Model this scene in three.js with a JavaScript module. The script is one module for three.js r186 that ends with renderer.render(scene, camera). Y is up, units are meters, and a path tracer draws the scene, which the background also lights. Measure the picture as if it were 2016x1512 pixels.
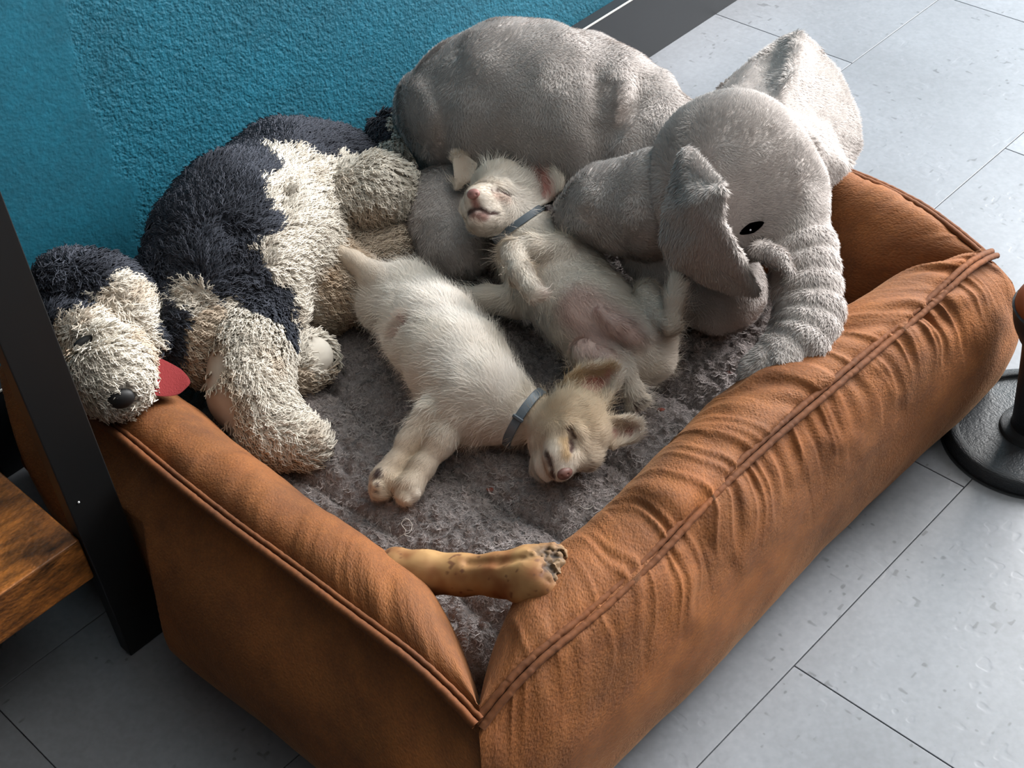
import * as THREE from 'three';
import { RectAreaLightUniformsLib } from 'three/addons/lights/RectAreaLightUniformsLib.js';
import { RoundedBoxGeometry } from 'three/addons/geometries/RoundedBoxGeometry.js';
import { mergeGeometries } from 'three/addons/utils/BufferGeometryUtils.js';

// ---------- camera: a phone held at 1.24 m, 2x lens, looking down on the dog bed ----------
const scene = new THREE.Scene();
const camera = new THREE.PerspectiveCamera(2 * Math.atan(756 / 2912) * 180 / Math.PI, 2016 / 1512, 0.05, 60);
camera.position.set(0, 1.24, 0);
camera.quaternion.setFromRotationMatrix(new THREE.Matrix4().makeBasis(
  new THREE.Vector3(0.690190, -0.083407, 0.718805),
  new THREE.Vector3(0.530545, 0.733834, -0.424274),
  new THREE.Vector3(-0.492097, 0.674189, 0.550736)));

// ---------- daylight: overcast sky, coming in through the wide high window in the right-hand wall ----------
scene.background = new THREE.Color(0.9, 1.0, 1.12);
scene.backgroundIntensity = 0.6;
RectAreaLightUniformsLib.init();
const daylight = new THREE.RectAreaLight(new THREE.Color(1.0, 0.985, 0.965), 16.0, 2.4, 2.5);
daylight.name = 'daylight';
daylight.position.set(4.04, 2.05, -0.12);
daylight.lookAt(-2, 2.05, -0.12);
scene.add(daylight);

const renderer = new THREE.WebGLRenderer({ antialias: true });
renderer.toneMapping = THREE.LinearToneMapping;
renderer.toneMappingExposure = 1.7;
renderer.shadowMap.enabled = true;
renderer.shadowMap.type = THREE.PCFSoftShadowMap;

// ---------- helpers ----------
const V = (x, y, z) => new THREE.Vector3(x, y, z);
function mulberry(a) {
  return () => { a = (a + 0x6d2b79f5) | 0; let t = Math.imul(a ^ (a >>> 15), 1 | a); t = (t + Math.imul(t ^ (t >>> 7), 61 | t)) ^ t; return ((t ^ (t >>> 14)) >>> 0) / 4294967296; };
}
const clamp = (x, a = 0, b = 1) => Math.min(b, Math.max(a, x));
const lerp = (a, b, t) => a + (b - a) * t;
const step = (a, b, x) => { const t = clamp((x - a) / (b - a)); return t * t * (3 - 2 * t); };
const hash = (x, y, z) => { let h = Math.imul(x, 374761393) ^ Math.imul(y, 668265263) ^ Math.imul(z, 2147483647 ^ 1274126177); h = Math.imul(h ^ (h >>> 13), 1274126177); h = Math.imul(h ^ (h >>> 16), 2246822519); return ((h ^ (h >>> 15)) >>> 0) / 4294967296; };
function noise(x, y = 0, z = 0) {     // value noise, -1 to 1
  const i = Math.floor(x), j = Math.floor(y), k = Math.floor(z), s = (t) => t * t * t * (t * (t * 6 - 15) + 10);
  const u = s(x - i), v = s(y - j), w = s(z - k), L = lerp;
  return 2 * L(L(L(hash(i, j, k), hash(i + 1, j, k), u), L(hash(i, j + 1, k), hash(i + 1, j + 1, k), u), v),
    L(L(hash(i, j, k + 1), hash(i + 1, j, k + 1), u), L(hash(i, j + 1, k + 1), hash(i + 1, j + 1, k + 1), u), v), w) - 1;
}
function fbm(x, y, z, n = 4) { let a = 0, g = 0.5; for (let i = 0; i < n; i++) { a += g * noise(x, y, z); x *= 2.03; y *= 2.03; z *= 2.03; g *= 0.5; } return a; }
function worley(x, y, z = 0) {        // distances to the nearest and second nearest cell point
  const i = Math.floor(x), j = Math.floor(y); let a = 9, b = 9;
  for (let p = -1; p < 2; p++) for (let q = -1; q < 2; q++) {
    const d = Math.hypot(i + p + hash(i + p, j + q, 11 + z) - x, j + q + hash(i + p, j + q, 57 + z) - y);
    if (d < a) { b = a; a = d; } else if (d < b) b = d;
  }
  return [a, b];
}
const lin = (hex) => new THREE.Color(hex);
const mix3 = (a, b, t) => [lerp(a[0], b[0], t), lerp(a[1], b[1], t), lerp(a[2], b[2], t)];
const rgb = (hex) => lin(hex).toArray();

// a tiling texture: f(u, v, tile) gives a number (height) or [r, g, b] in sRGB 0..1
function texture(size, f, color = false, repeat = [1, 1]) {
  const data = new Uint8Array(size * size * 4);
  for (let y = 0; y < size; y++) for (let x = 0; x < size; x++) {
    const r = f(x / size, y / size), o = (y * size + x) * 4;
    for (let c = 0; c < 3; c++) data[o + c] = 255 * clamp(color ? r[c] : r);
    data[o + 3] = 255;
  }
  const t = new THREE.DataTexture(data, size, size);
  t.magFilter = THREE.LinearFilter; t.minFilter = THREE.LinearMipmapLinearFilter; t.generateMipmaps = true;
  t.wrapS = t.wrapT = THREE.RepeatWrapping; t.repeat.set(...repeat);
  if (color) t.colorSpace = THREE.SRGBColorSpace;
  t.needsUpdate = true;
  return t;
}
// noise that repeats after n lattice steps over the unit square
function tiled(u, v, n, seed = 0, oct = 1) {
  let a = 0, g = 1, tot = 0;
  for (let o = 0; o < oct; o++) {
    const x = u * n, y = v * n, i = Math.floor(x), j = Math.floor(y), s = (t) => t * t * (3 - 2 * t), p = s(x - i), q = s(y - j), h = (a1, b1) => hash(((a1 % n) + n) % n, ((b1 % n) + n) % n, seed + o * 17);
    a += g * lerp(lerp(h(i, j), h(i + 1, j), p), lerp(h(i, j + 1), h(i + 1, j + 1), p), q);
    tot += g; g *= 0.55; n *= 2;
  }
  return a / tot;
}
const taken = new Map();
function numbered(name) { const n = taken.get(name) ?? 0; taken.set(name, n + 1); return n ? `${name}_${String(n).padStart(3, '0')}` : name; }
function mesh(name, geometry, material, parent) {
  const m = new THREE.Mesh(geometry, material); m.name = numbered(name); m.castShadow = m.receiveShadow = true;
  parent.add(m); return m;
}
function thing(name, label, category, position = [0, 0, 0], group) {
  const g = new THREE.Group(); g.name = numbered(name); g.position.set(...position); g.userData = { label, category };
  if (group) g.userData.group = group;
  scene.add(g); return g;
}
function structure(name, geometry, material, parent = scene) {
  const m = mesh(name, geometry, material, parent); if (parent === scene) m.userData.kind = 'structure'; return m;
}
function box(x0, x1, y0, y1, z0, z1, r = 0) {
  const w = x1 - x0, h = y1 - y0, d = z1 - z0, g = r ? new RoundedBoxGeometry(w, h, d, 2, r) : new THREE.BoxGeometry(w, h, d);
  g.translate((x0 + x1) / 2, (y0 + y1) / 2, (z0 + z1) / 2);
  const p = g.attributes.position, n = g.attributes.normal, uv = g.attributes.uv;   // uv in metres
  for (let i = 0; i < p.count; i++) {
    const ax = Math.abs(n.getX(i)), ay = Math.abs(n.getY(i)), az = Math.abs(n.getZ(i));
    if (ay >= ax && ay >= az) uv.setXY(i, p.getX(i), p.getZ(i)); else if (az >= ax) uv.setXY(i, p.getX(i), p.getY(i)); else uv.setXY(i, p.getZ(i), p.getY(i));
  }
  return g;
}
// a grid surface: f(i, j) -> Vector3; uvs(i, j) -> [u, v]; closed in i and/or j if asked
function gridSurface(ni, nj, f, uvs, closeJ = false) {
  const pos = new Float32Array(ni * nj * 3), uv = new Float32Array(ni * nj * 2), idx = [];
  for (let i = 0; i < ni; i++) for (let j = 0; j < nj; j++) {
    const o = i * nj + j, p = f(i, j), t = uvs ? uvs(i, j) : [i / ni, j / nj];
    pos[o * 3] = p.x; pos[o * 3 + 1] = p.y; pos[o * 3 + 2] = p.z; uv[o * 2] = t[0]; uv[o * 2 + 1] = t[1];
  }
  for (let i = 0; i < ni - 1; i++) for (let j = 0; j < (closeJ ? nj : nj - 1); j++) {
    const a = i * nj + j, b = i * nj + (j + 1) % nj, c = a + nj, d = b + nj; idx.push(a, b, d, a, d, c);
  }
  const g = new THREE.BufferGeometry();
  g.setAttribute('position', new THREE.BufferAttribute(pos, 3)); g.setAttribute('uv', new THREE.BufferAttribute(uv, 2));
  g.setIndex(idx); g.computeVertexNormals(); return g;
}
function displaceAlongNormals(g, f) {
  const p = g.attributes.position, n = g.attributes.normal;
  for (let i = 0; i < p.count; i++) { const d = f(i); p.setXYZ(i, p.getX(i) + n.getX(i) * d, p.getY(i) + n.getY(i) * d, p.getZ(i) + n.getZ(i) * d); }
  g.computeVertexNormals(); return g;
}
function tube(points, r, segs, sides = 8, closed = false) {
  return new THREE.TubeGeometry(new THREE.CatmullRomCurve3(points, closed), segs, r, sides, closed);
}
// ---------- room ----------
const WALL_Z = -1.399, X0 = -2.4, X1 = 4.08, Z1 = 2.4, CEIL = 3.5;
const wallBump = texture(2048, (u, v) => {           // 1.2 m square: orange-peel plaster, with one trowelled-smooth patch
  const rough = 0.42 * tiled(u, v, 230, 3, 3) + 0.3 * tiled(u, v, 480, 5, 2) + 0.25 * Math.pow(tiled(u, v, 70, 7, 3), 2);
  const edge = 0.07 * (tiled(u, v, 14, 21, 4) - 0.5);
  const smooth = (1 - step(0.655, 0.672, u * 1.2 + edge)) * step(0.3, 0.34, u * 1.2 - edge);
  return clamp(0.5 + (rough - 0.5) * lerp(1, 0.3, smooth) + 0.12 * smooth + 0.25 * (tiled(u, v, 9, 33, 3) - 0.5));
});
const wallColor = texture(1024, (u, v) => {
  const m = tiled(u, v, 12, 41, 5) - 0.5, s = tiled(u, v, 200, 43, 2) - 0.5;
  const k = 1 + 0.22 * m + 0.14 * s;
  return [0.026 * k + 0.008, 0.36 * k, 0.445 * k];
}, true);
for (const t of [wallBump, wallColor]) t.repeat.set(1 / 1.2, 1 / 1.2);
const tealPaint = new THREE.MeshStandardMaterial({ name: 'teal_plaster', map: wallColor, bumpMap: wallBump, bumpScale: 0.0026, roughness: 0.62 });
const whitePaint = new THREE.MeshStandardMaterial({ name: 'room_paint', color: 0x2b2927, roughness: 0.9 });
const ceilingPaint = new THREE.MeshStandardMaterial({ name: 'ceiling_paint', color: 0xe6e3dd, roughness: 0.9 });
structure('wall_back', box(X0 - 0.1, X1 + 0.1, -0.05, CEIL, WALL_Z - 0.12, WALL_Z), tealPaint);
structure('wall_left', box(X0 - 0.12, X0, -0.05, CEIL, WALL_Z, Z1), whitePaint);
structure('wall_front', box(X0 - 0.1, X1 + 0.1, -0.05, CEIL, Z1, Z1 + 0.12), whitePaint);
structure('ceiling', box(X0 - 0.2, X1 + 0.2, CEIL, CEIL + 0.12, WALL_Z - 0.12, Z1 + 0.12), ceilingPaint);
// right-hand wall with a wide glazed opening
const OZ0 = -1.32, OZ1 = 1.1, OY0 = 0.76, OY1 = 3.34;
structure('wall_right', mergeGeometries([
  box(X1, X1 + 0.16, -0.05, CEIL, WALL_Z, OZ0), box(X1, X1 + 0.16, -0.05, CEIL, OZ1, Z1),
  box(X1, X1 + 0.16, -0.05, OY0, OZ0, OZ1), box(X1, X1 + 0.16, OY1, CEIL, OZ0, OZ1)]), whitePaint);
const frameMetal = new THREE.MeshStandardMaterial({ name: 'anthracite_frame', color: 0x2a2d31, roughness: 0.5 });
const glass = new THREE.MeshPhysicalMaterial({ name: 'window_glass', color: 0xffffff, transmission: 1, thickness: 0, roughness: 0.02, ior: 1.5 });
const glazed = new THREE.Group(); glazed.name = 'window_1'; glazed.userData = { kind: 'structure' }; scene.add(glazed);
const oz = (k) => lerp(OZ0, OZ1, k / 3);
for (let k = 0; k < 4; k++) mesh('mullion', box(X1 + 0.07, X1 + 0.13, OY0, OY1, oz(k) - 0.03, oz(k) + 0.03, 0.006), frameMetal, glazed);
for (const y of [OY0 + 0.02, OY1 - 0.02]) mesh('rail', box(X1 + 0.07, X1 + 0.13, y - 0.03, y + 0.03, OZ0, OZ1, 0.006), frameMetal, glazed);
for (let k = 0; k < 3; k++) mesh('pane', box(X1 + 0.098, X1 + 0.102, OY0 + 0.04, OY1 - 0.04, oz(k) + 0.03, oz(k + 1) - 0.03), glass, glazed);
structure('terrace_ground', box(X1 + 0.16, X1 + 9, -0.25, -0.1, -8, 8), new THREE.MeshStandardMaterial({ name: 'terrace_stone', color: 0x8b8780, roughness: 0.9 }));

// skirting: dark board with a pale worn front edge and the paint line above it
const skirting = new THREE.Group(); skirting.name = 'baseboard_back'; skirting.userData = { kind: 'structure' }; scene.add(skirting);
const darkBoard = new THREE.MeshStandardMaterial({ name: 'anthracite_skirting', color: 0x1c2025, roughness: 0.45 });
mesh('board', box(X0, X1, 0, 0.12, WALL_Z, -1.377, 0.0006), darkBoard, skirting);
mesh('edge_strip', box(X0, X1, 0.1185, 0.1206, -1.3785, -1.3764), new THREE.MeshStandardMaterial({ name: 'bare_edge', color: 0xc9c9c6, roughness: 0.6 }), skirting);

// floor: sub-floor and vinyl tiles 0.305 x 0.61 m, each its own piece
const concrete = (seed) => texture(1024, (u, v) => {
  const a = tiled(u, v, 5, seed, 5) - 0.5, b = tiled(u, v, 160, seed + 9, 2) - 0.5, c = tiled(u, v, 3, seed + 4, 2) - 0.5, pit = step(0.86, 0.95, tiled(u, v, 120, seed + 30, 1)) * step(0.5, 0.62, tiled(u, v, 18, seed + 31, 2));
  const k = 0.49 + 0.09 * a + 0.05 * c + 0.045 * b - 0.1 * pit; return [k * 0.97, k, k * 1.05];
}, true);
const concreteBump = texture(1024, (u, v) => {
  const d = step(0.62, 0.85, tiled(u, v, 75, 61, 1)) * step(0.45, 0.6, tiled(u, v, 14, 63, 2));
  return clamp(0.6 - 0.45 * d + 0.12 * (tiled(u, v, 200, 65, 2) - 0.5));
});
concreteBump.repeat.set(1.6, 1.6);
const concreteMaps = [concrete(70), concrete(170)];
const tileMaterials = [0, 1, 2, 3, 4].map((k) => {
  const map = concreteMaps[k % 2].clone(); map.repeat.set(1.25, 1.25); map.offset.set(k * 0.37, k * 0.61); map.needsUpdate = true;
  return new THREE.MeshPhysicalMaterial({ name: 'concrete_vinyl', map, bumpMap: concreteBump, bumpScale: 0.0003, roughness: 0.42, color: new THREE.Color().setScalar(0.94 + 0.03 * k) });
});
const floor = structure('floor', box(X0 - 0.1, X1 + 0.1, -0.14, -0.004, WALL_Z - 0.05, Z1 + 0.1), new THREE.MeshStandardMaterial({ name: 'joint', color: 0x55585c, roughness: 0.9 }));
{
  const L = 0.61, W = 0.3055, gap = 0.0005, zRow = -1.1085, joints = { '-1': 1.778, 0: 2.039, 1: 1.1, 2: 0.781, 3: 0.5 };
  let count = 0;
  for (let row = -1; zRow + row * W < Z1; row++) {
    const z0 = Math.max(zRow + row * W, WALL_Z + 0.003), z1 = Math.min(zRow + (row + 1) * W, Z1), start = ((joints[row] ?? (row * 0.217)) % L) - Math.ceil(3 / L) * L;
    for (let x = start; x < X1; x += L) {
      const a = Math.max(x, X0), b = Math.min(x + L, X1); if (b - a < 0.03) continue;
      const g = box(a + gap, b - gap, -0.008, 0, z0 + gap, z1 - gap, 0.0007);
      mesh('tile', g, tileMaterials[(count * 7 + row * 3 + 50) % 5], floor); count++;
    }
  }
}
// ---------- soft bodies: smooth unions of tapered capsules, ellipsoids and rounded triangles, meshed as one surface ----------
class Soft {
  constructor() { this.prims = []; this.cuts = []; this.lo = V(9, 9, 9); this.hi = V(-9, -9, -9); }
  grow(p, r) { this.lo.min(V(p[0] - r, p[1] - r, p[2] - r)); this.hi.max(V(p[0] + r, p[1] + r, p[2] + r)); }
  put(d, k, flow, tone, carve) { (carve ? this.cuts : this.prims).push({ d, k, flow, tone }); return this; }
  bone(a, b, k = 0.012, { tone, carve, flow = 1 } = {}) {            // a, b: [x, y, z, radius]
    const [ax, ay, az, ar] = a, [bx, by, bz, br] = b, dx = bx - ax, dy = by - ay, dz = bz - az, q = dx * dx + dy * dy + dz * dz || 1e-9;
    if (!carve) { this.grow(a, ar); this.grow(b, br); }
    const len = Math.sqrt(q);
    return this.put((x, y, z) => {
      const px = x - ax, py = y - ay, pz = z - az; let t = (px * dx + py * dy + pz * dz) / q; t = t < 0 ? 0 : t > 1 ? 1 : t;
      const ex = px - t * dx, ey = py - t * dy, ez = pz - t * dz; return Math.sqrt(ex * ex + ey * ey + ez * ez) - ar - t * (br - ar);
    }, k, [dx / len * flow, dy / len * flow, dz / len * flow], tone, carve);
  }
  chain(list, k = 0.012, opt = {}) { for (let i = 0; i < list.length - 1; i++) this.bone(list[i], list[i + 1], k, opt); return this; }
  ball(c, k = 0.012, opt = {}) { return this.bone(c, [c[0] + 1e-4, c[1], c[2], c[3]], k, opt); }
  egg(c, radii, axes, k = 0.012, { tone, carve, flow } = {}) {        // axes: three orthonormal Vector3
    const [rx, ry, rz] = radii, [A, B, C] = axes; if (!carve) this.grow(c, Math.max(rx, ry, rz));
    return this.put((x, y, z) => {
      const px = x - c[0], py = y - c[1], pz = z - c[2], u = px * A.x + py * A.y + pz * A.z, v = px * B.x + py * B.y + pz * B.z, w = px * C.x + py * C.y + pz * C.z;
      const k0 = Math.hypot(u / rx, v / ry, w / rz), k1 = Math.hypot(u / rx / rx, v / ry / ry, w / rz / rz); return k1 < 1e-6 ? -Math.min(rx, ry, rz) : k0 * (k0 - 1) / k1;
    }, k, flow, tone, carve);
  }
  fan(pts, tris, r, k = 0.005, { tone, flow } = {}) {                 // a folded sheet of triangles with thickness 2r
    const P = pts.map((q) => V(...q)), T = tris.map(([i, j, l]) => { const c = P[i].clone().add(P[j]).add(P[l]).divideScalar(3); return { t: new THREE.Triangle(P[i], P[j], P[l]), c, R: Math.max(c.distanceTo(P[i]), c.distanceTo(P[j]), c.distanceTo(P[l])) }; }), p = V(), q = V();
    for (const e of pts) this.grow(e, r);
    return this.put((x, y, z) => { p.set(x, y, z); let d = 9; for (const e of T) if (p.distanceTo(e.c) - e.R < d) { e.t.closestPointToPoint(p, q); const w = q.distanceTo(p); if (w < d) d = w; } return d - r; }, k, flow, tone);
  }
  at(x, y, z, act = this.prims) {
    let d = 1e3;
    for (let i = 0; i < act.length; i++) { const e = act[i].d(x, y, z), k = act[i].k, h = k - Math.abs(d - e); d = (d < e ? d : e) - (h > 0 ? h * h / k * 0.25 : 0); }
    for (let i = 0; i < this.cuts.length; i++) { const e = -this.cuts[i].d(x, y, z), k = this.cuts[i].k, h = k - Math.abs(d - e); d = (d > e ? d : e) + (h > 0 ? h * h / k * 0.25 : 0); }
    if (this.detail && d < 0.03 && d > -0.03) d += this.detail(x, y, z);
    if (this.rest) { const e = this.rest(x, y, z); if (e > d) d = e; }
    return d;
  }
  flow(x, y, z) {                                                    // the lie of the coat: directions of the bones close by
    let X = 0, Y = 0, Z = 0;
    for (const p of this.prims) if (p.flow) { const w = Math.exp(-Math.max(p.d(x, y, z), -0.004) / 0.007); X += w * p.flow[0]; Y += w * p.flow[1]; Z += w * p.flow[2]; }
    return V(X, Y, Z).normalize();
  }
  tone(x, y, z, soft = 0.006) {                                      // blended tone of the pieces close by
    let r = 0, g = 0, b = 0, s = 1e-9;
    for (const p of this.prims) if (p.tone) { const w = Math.exp(-Math.max(p.d(x, y, z), -0.003) / soft); r += w * p.tone[0]; g += w * p.tone[1]; b += w * p.tone[2]; s += w; }
    return [r / s, g / s, b / s];
  }
  build(cell) {                                                      // surface nets over the blocks that the surface crosses
    const m = 0.024, lo = this.lo.clone().subScalar(m), S = 8, n = ['x', 'y', 'z'].map((c) => Math.ceil((this.hi[c] - lo[c] + m) / cell / S) * S + 1), [NX, NY, NZ] = n;
    const val = new Float32Array(NX * NY * NZ).fill(1), id = (i, j, k) => (i * NY + j) * NZ + k, half = cell * S * Math.sqrt(3) / 2, hit = [];
    for (let I = 0; I < NX - 1; I += S) for (let J = 0; J < NY - 1; J += S) for (let K = 0; K < NZ - 1; K += S) {
      const cx = lo.x + (I + S / 2) * cell, cy = lo.y + (J + S / 2) * cell, cz = lo.z + (K + S / 2) * cell; let d0 = 1e3;
      const ds = this.prims.map((p) => { const e = p.d(cx, cy, cz); if (e < d0) d0 = e; return e; });
      const near = d0 < half * 1.5 + 0.02, act = near ? this.prims.filter((p, q) => ds[q] - half * 2.6 - p.k - 0.004 < Math.max(d0, -half)) : null;
      if (!near) continue;
      hit.push([I, J, K]);
      for (let i = I; i <= I + S; i++) for (let j = J; j <= J + S; j++) for (let k = K; k <= K + S; k++) {
        const o = id(i, j, k); if (val[o] === 1) val[o] = this.at(lo.x + i * cell, lo.y + j * cell, lo.z + k * cell, act);
      }
    }
    const vert = new Int32Array(NX * NY * NZ).fill(-1), pos = [], idx = [];
    const cs = []; for (let c = 0; c < 8; c++) cs.push([c & 1, (c >> 1) & 1, c >> 2]);
    const es = []; for (let a = 0; a < 8; a++) for (const b of [1, 2, 4]) if (!(a & b)) es.push([a, a | b]);
    const g = new Float32Array(8);
    for (const [I, J, K] of hit) for (let i = I; i < Math.min(I + S, NX - 1); i++) for (let j = J; j < Math.min(J + S, NY - 1); j++) for (let k = K; k < Math.min(K + S, NZ - 1); k++) {
      let mask = 0; for (let c = 0; c < 8; c++) { g[c] = val[id(i + cs[c][0], j + cs[c][1], k + cs[c][2])]; if (g[c] < 0) mask |= 1 << c; }
      if (mask === 0 || mask === 255) continue;
      let x = 0, y = 0, z = 0, s = 0;
      for (const [a, b] of es) if ((g[a] < 0) !== (g[b] < 0)) { const t = g[a] / (g[a] - g[b]); x += lerp(cs[a][0], cs[b][0], t); y += lerp(cs[a][1], cs[b][1], t); z += lerp(cs[a][2], cs[b][2], t); s++; }
      vert[id(i, j, k)] = pos.length / 3; pos.push(lo.x + (i + x / s) * cell, lo.y + (j + y / s) * cell, lo.z + (k + z / s) * cell);
    }
    const quad = (a, b, c, d, f) => { if (a < 0 || b < 0 || c < 0 || d < 0) return; if (f) idx.push(a, b, c, a, c, d); else idx.push(a, c, b, a, d, c); };
    for (const [I, J, K] of hit) for (let i = Math.max(I, 1); i < I + S; i++) for (let j = Math.max(J, 1); j < J + S; j++) for (let k = Math.max(K, 1); k < K + S; k++) {
      const v = val[id(i, j, k)] < 0;
      if (v !== (val[id(i + 1, j, k)] < 0)) quad(vert[id(i, j - 1, k - 1)], vert[id(i, j, k - 1)], vert[id(i, j, k)], vert[id(i, j - 1, k)], v);
      if (v !== (val[id(i, j + 1, k)] < 0)) quad(vert[id(i - 1, j, k - 1)], vert[id(i - 1, j, k)], vert[id(i, j, k)], vert[id(i, j, k - 1)], v);
      if (v !== (val[id(i, j, k + 1)] < 0)) quad(vert[id(i - 1, j - 1, k)], vert[id(i, j - 1, k)], vert[id(i, j, k)], vert[id(i - 1, j, k)], v);
    }
    const geo = new THREE.BufferGeometry(); geo.setAttribute('position', new THREE.Float32BufferAttribute(pos, 3)); geo.setIndex(idx); geo.computeVertexNormals();
    return geo;
  }
}
function relax(geo, times) {                                        // even out a mesh: every point moves towards its neighbours
  const p = geo.attributes.position, ix = geo.index.array, n = p.count, a = p.array;
  for (let t = 0; t < times; t++) {
    const s = new Float32Array(n * 3), c = new Uint16Array(n), w = t % 2 ? -0.42 : 0.45;
    for (let q = 0; q < ix.length; q += 3) for (let e = 0; e < 3; e++) { const i = ix[q + e], j = ix[q + (e + 1) % 3]; for (let k = 0; k < 3; k++) s[i * 3 + k] += a[j * 3 + k]; c[i]++; }
    for (let i = 0; i < n; i++) if (c[i]) for (let k = 0; k < 3; k++) a[i * 3 + k] += w * (s[i * 3 + k] / c[i] - a[i * 3 + k]);
  }
  geo.computeVertexNormals(); return geo;
}
function paint(geo, f) {                                             // vertex colours, linear
  const p = geo.attributes.position, n = geo.attributes.normal, c = new Float32Array(p.count * 3);
  for (let i = 0; i < p.count; i++) { const r = f(p.getX(i), p.getY(i), p.getZ(i), n.getX(i), n.getY(i), n.getZ(i)); c.set(r, i * 3); }
  geo.setAttribute('color', new THREE.BufferAttribute(c, 3)); return geo;
}
// a tuft of hairs that leans along +x and rises along +y
function tuft({ hairs, spread, length, width, lean, curl = 0, bend = 0.3, segs = 3, round = false, soft = 0.5, seed = 1 }) {
  const rnd = mulberry(seed), pos = [], nor = [], idx = [];
  for (let h = 0; h < hairs; h++) {
    const a = rnd() * 6.283, r = spread * Math.sqrt(rnd()), bx = r * Math.cos(a), bz = r * Math.sin(a), L = length * (0.65 + 0.55 * rnd()), turn = (rnd() - 0.5) * 1.1, ph = rnd() * 6.283, cw = curl * (0.6 + 0.8 * rnd());
    const up = Math.cos(lean + (rnd() - 0.5) * 0.4), fw = Math.sin(lean + (rnd() - 0.5) * 0.4), base = pos.length / 3, ring = round ? 4 : 2, roll = (rnd() - 0.5) * 1.2;
    for (let s = 0; s <= segs; s++) {
      const t = s / segs, b = 1 + bend * t, x = L * t * fw * b, y = L * t * up * (1 - bend * t * 0.6) - 0.0006;
      const c = Math.cos(turn), q = Math.sin(turn), wob = cw * L * t, X = bx + x * c + wob * Math.cos(ph + t * 7), Z = bz + x * q + wob * Math.sin(ph + t * 7), Y = y;
      const w = width * (0.8 + 0.4 * rnd()) * (round ? (s === segs ? 0.35 : 1 - 0.25 * t) : 1 - t * 0.92);
      for (let k = 0; k < ring; k++) {
        const g = round ? k / ring * 6.283 : k * Math.PI + roll, dx = -q * Math.cos(g), dz = c * Math.cos(g), dy = Math.sin(g);
        pos.push(X + dx * w / 2, Y + dy * w / 2, Z + dz * w / 2);
        const n = round ? V(dx * (1 - soft), dy * (1 - soft) + soft, dz * (1 - soft)) : V(-up * c * (1 - soft) + 0.3 * dx, fw * (1 - soft) + soft, -up * q * (1 - soft) + 0.3 * dz); n.normalize(); nor.push(n.x, n.y, n.z);
      }
    }
    for (let s = 0; s < segs; s++) for (let k = 0; k < (round ? ring : 1); k++) { const A = base + s * ring + k, B = base + s * ring + (k + 1) % ring, C = A + ring, D = B + ring; idx.push(A, B, D, A, D, C); }
  }
  const pt = (k) => V(pos[k * 3], pos[k * 3 + 1], pos[k * 3 + 2]), nt = (k) => V(nor[k * 3], nor[k * 3 + 1], nor[k * 3 + 2]);
  for (let t = 0; t < idx.length; t += 3) {                          // the front of every face looks outwards
    const A = pt(idx[t]), gn = pt(idx[t + 1]).sub(A).cross(pt(idx[t + 2]).sub(A)), out = nt(idx[t]).add(nt(idx[t + 1])).add(nt(idx[t + 2]));
    if (gn.dot(out) < 0) { const q = idx[t]; idx[t] = idx[t + 1]; idx[t + 1] = q; }
  }
  const geo = new THREE.BufferGeometry(); geo.setAttribute('position', new THREE.Float32BufferAttribute(pos, 3)); geo.setAttribute('normal', new THREE.Float32BufferAttribute(nor, 3)); geo.setIndex(idx); return geo;
}
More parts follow.
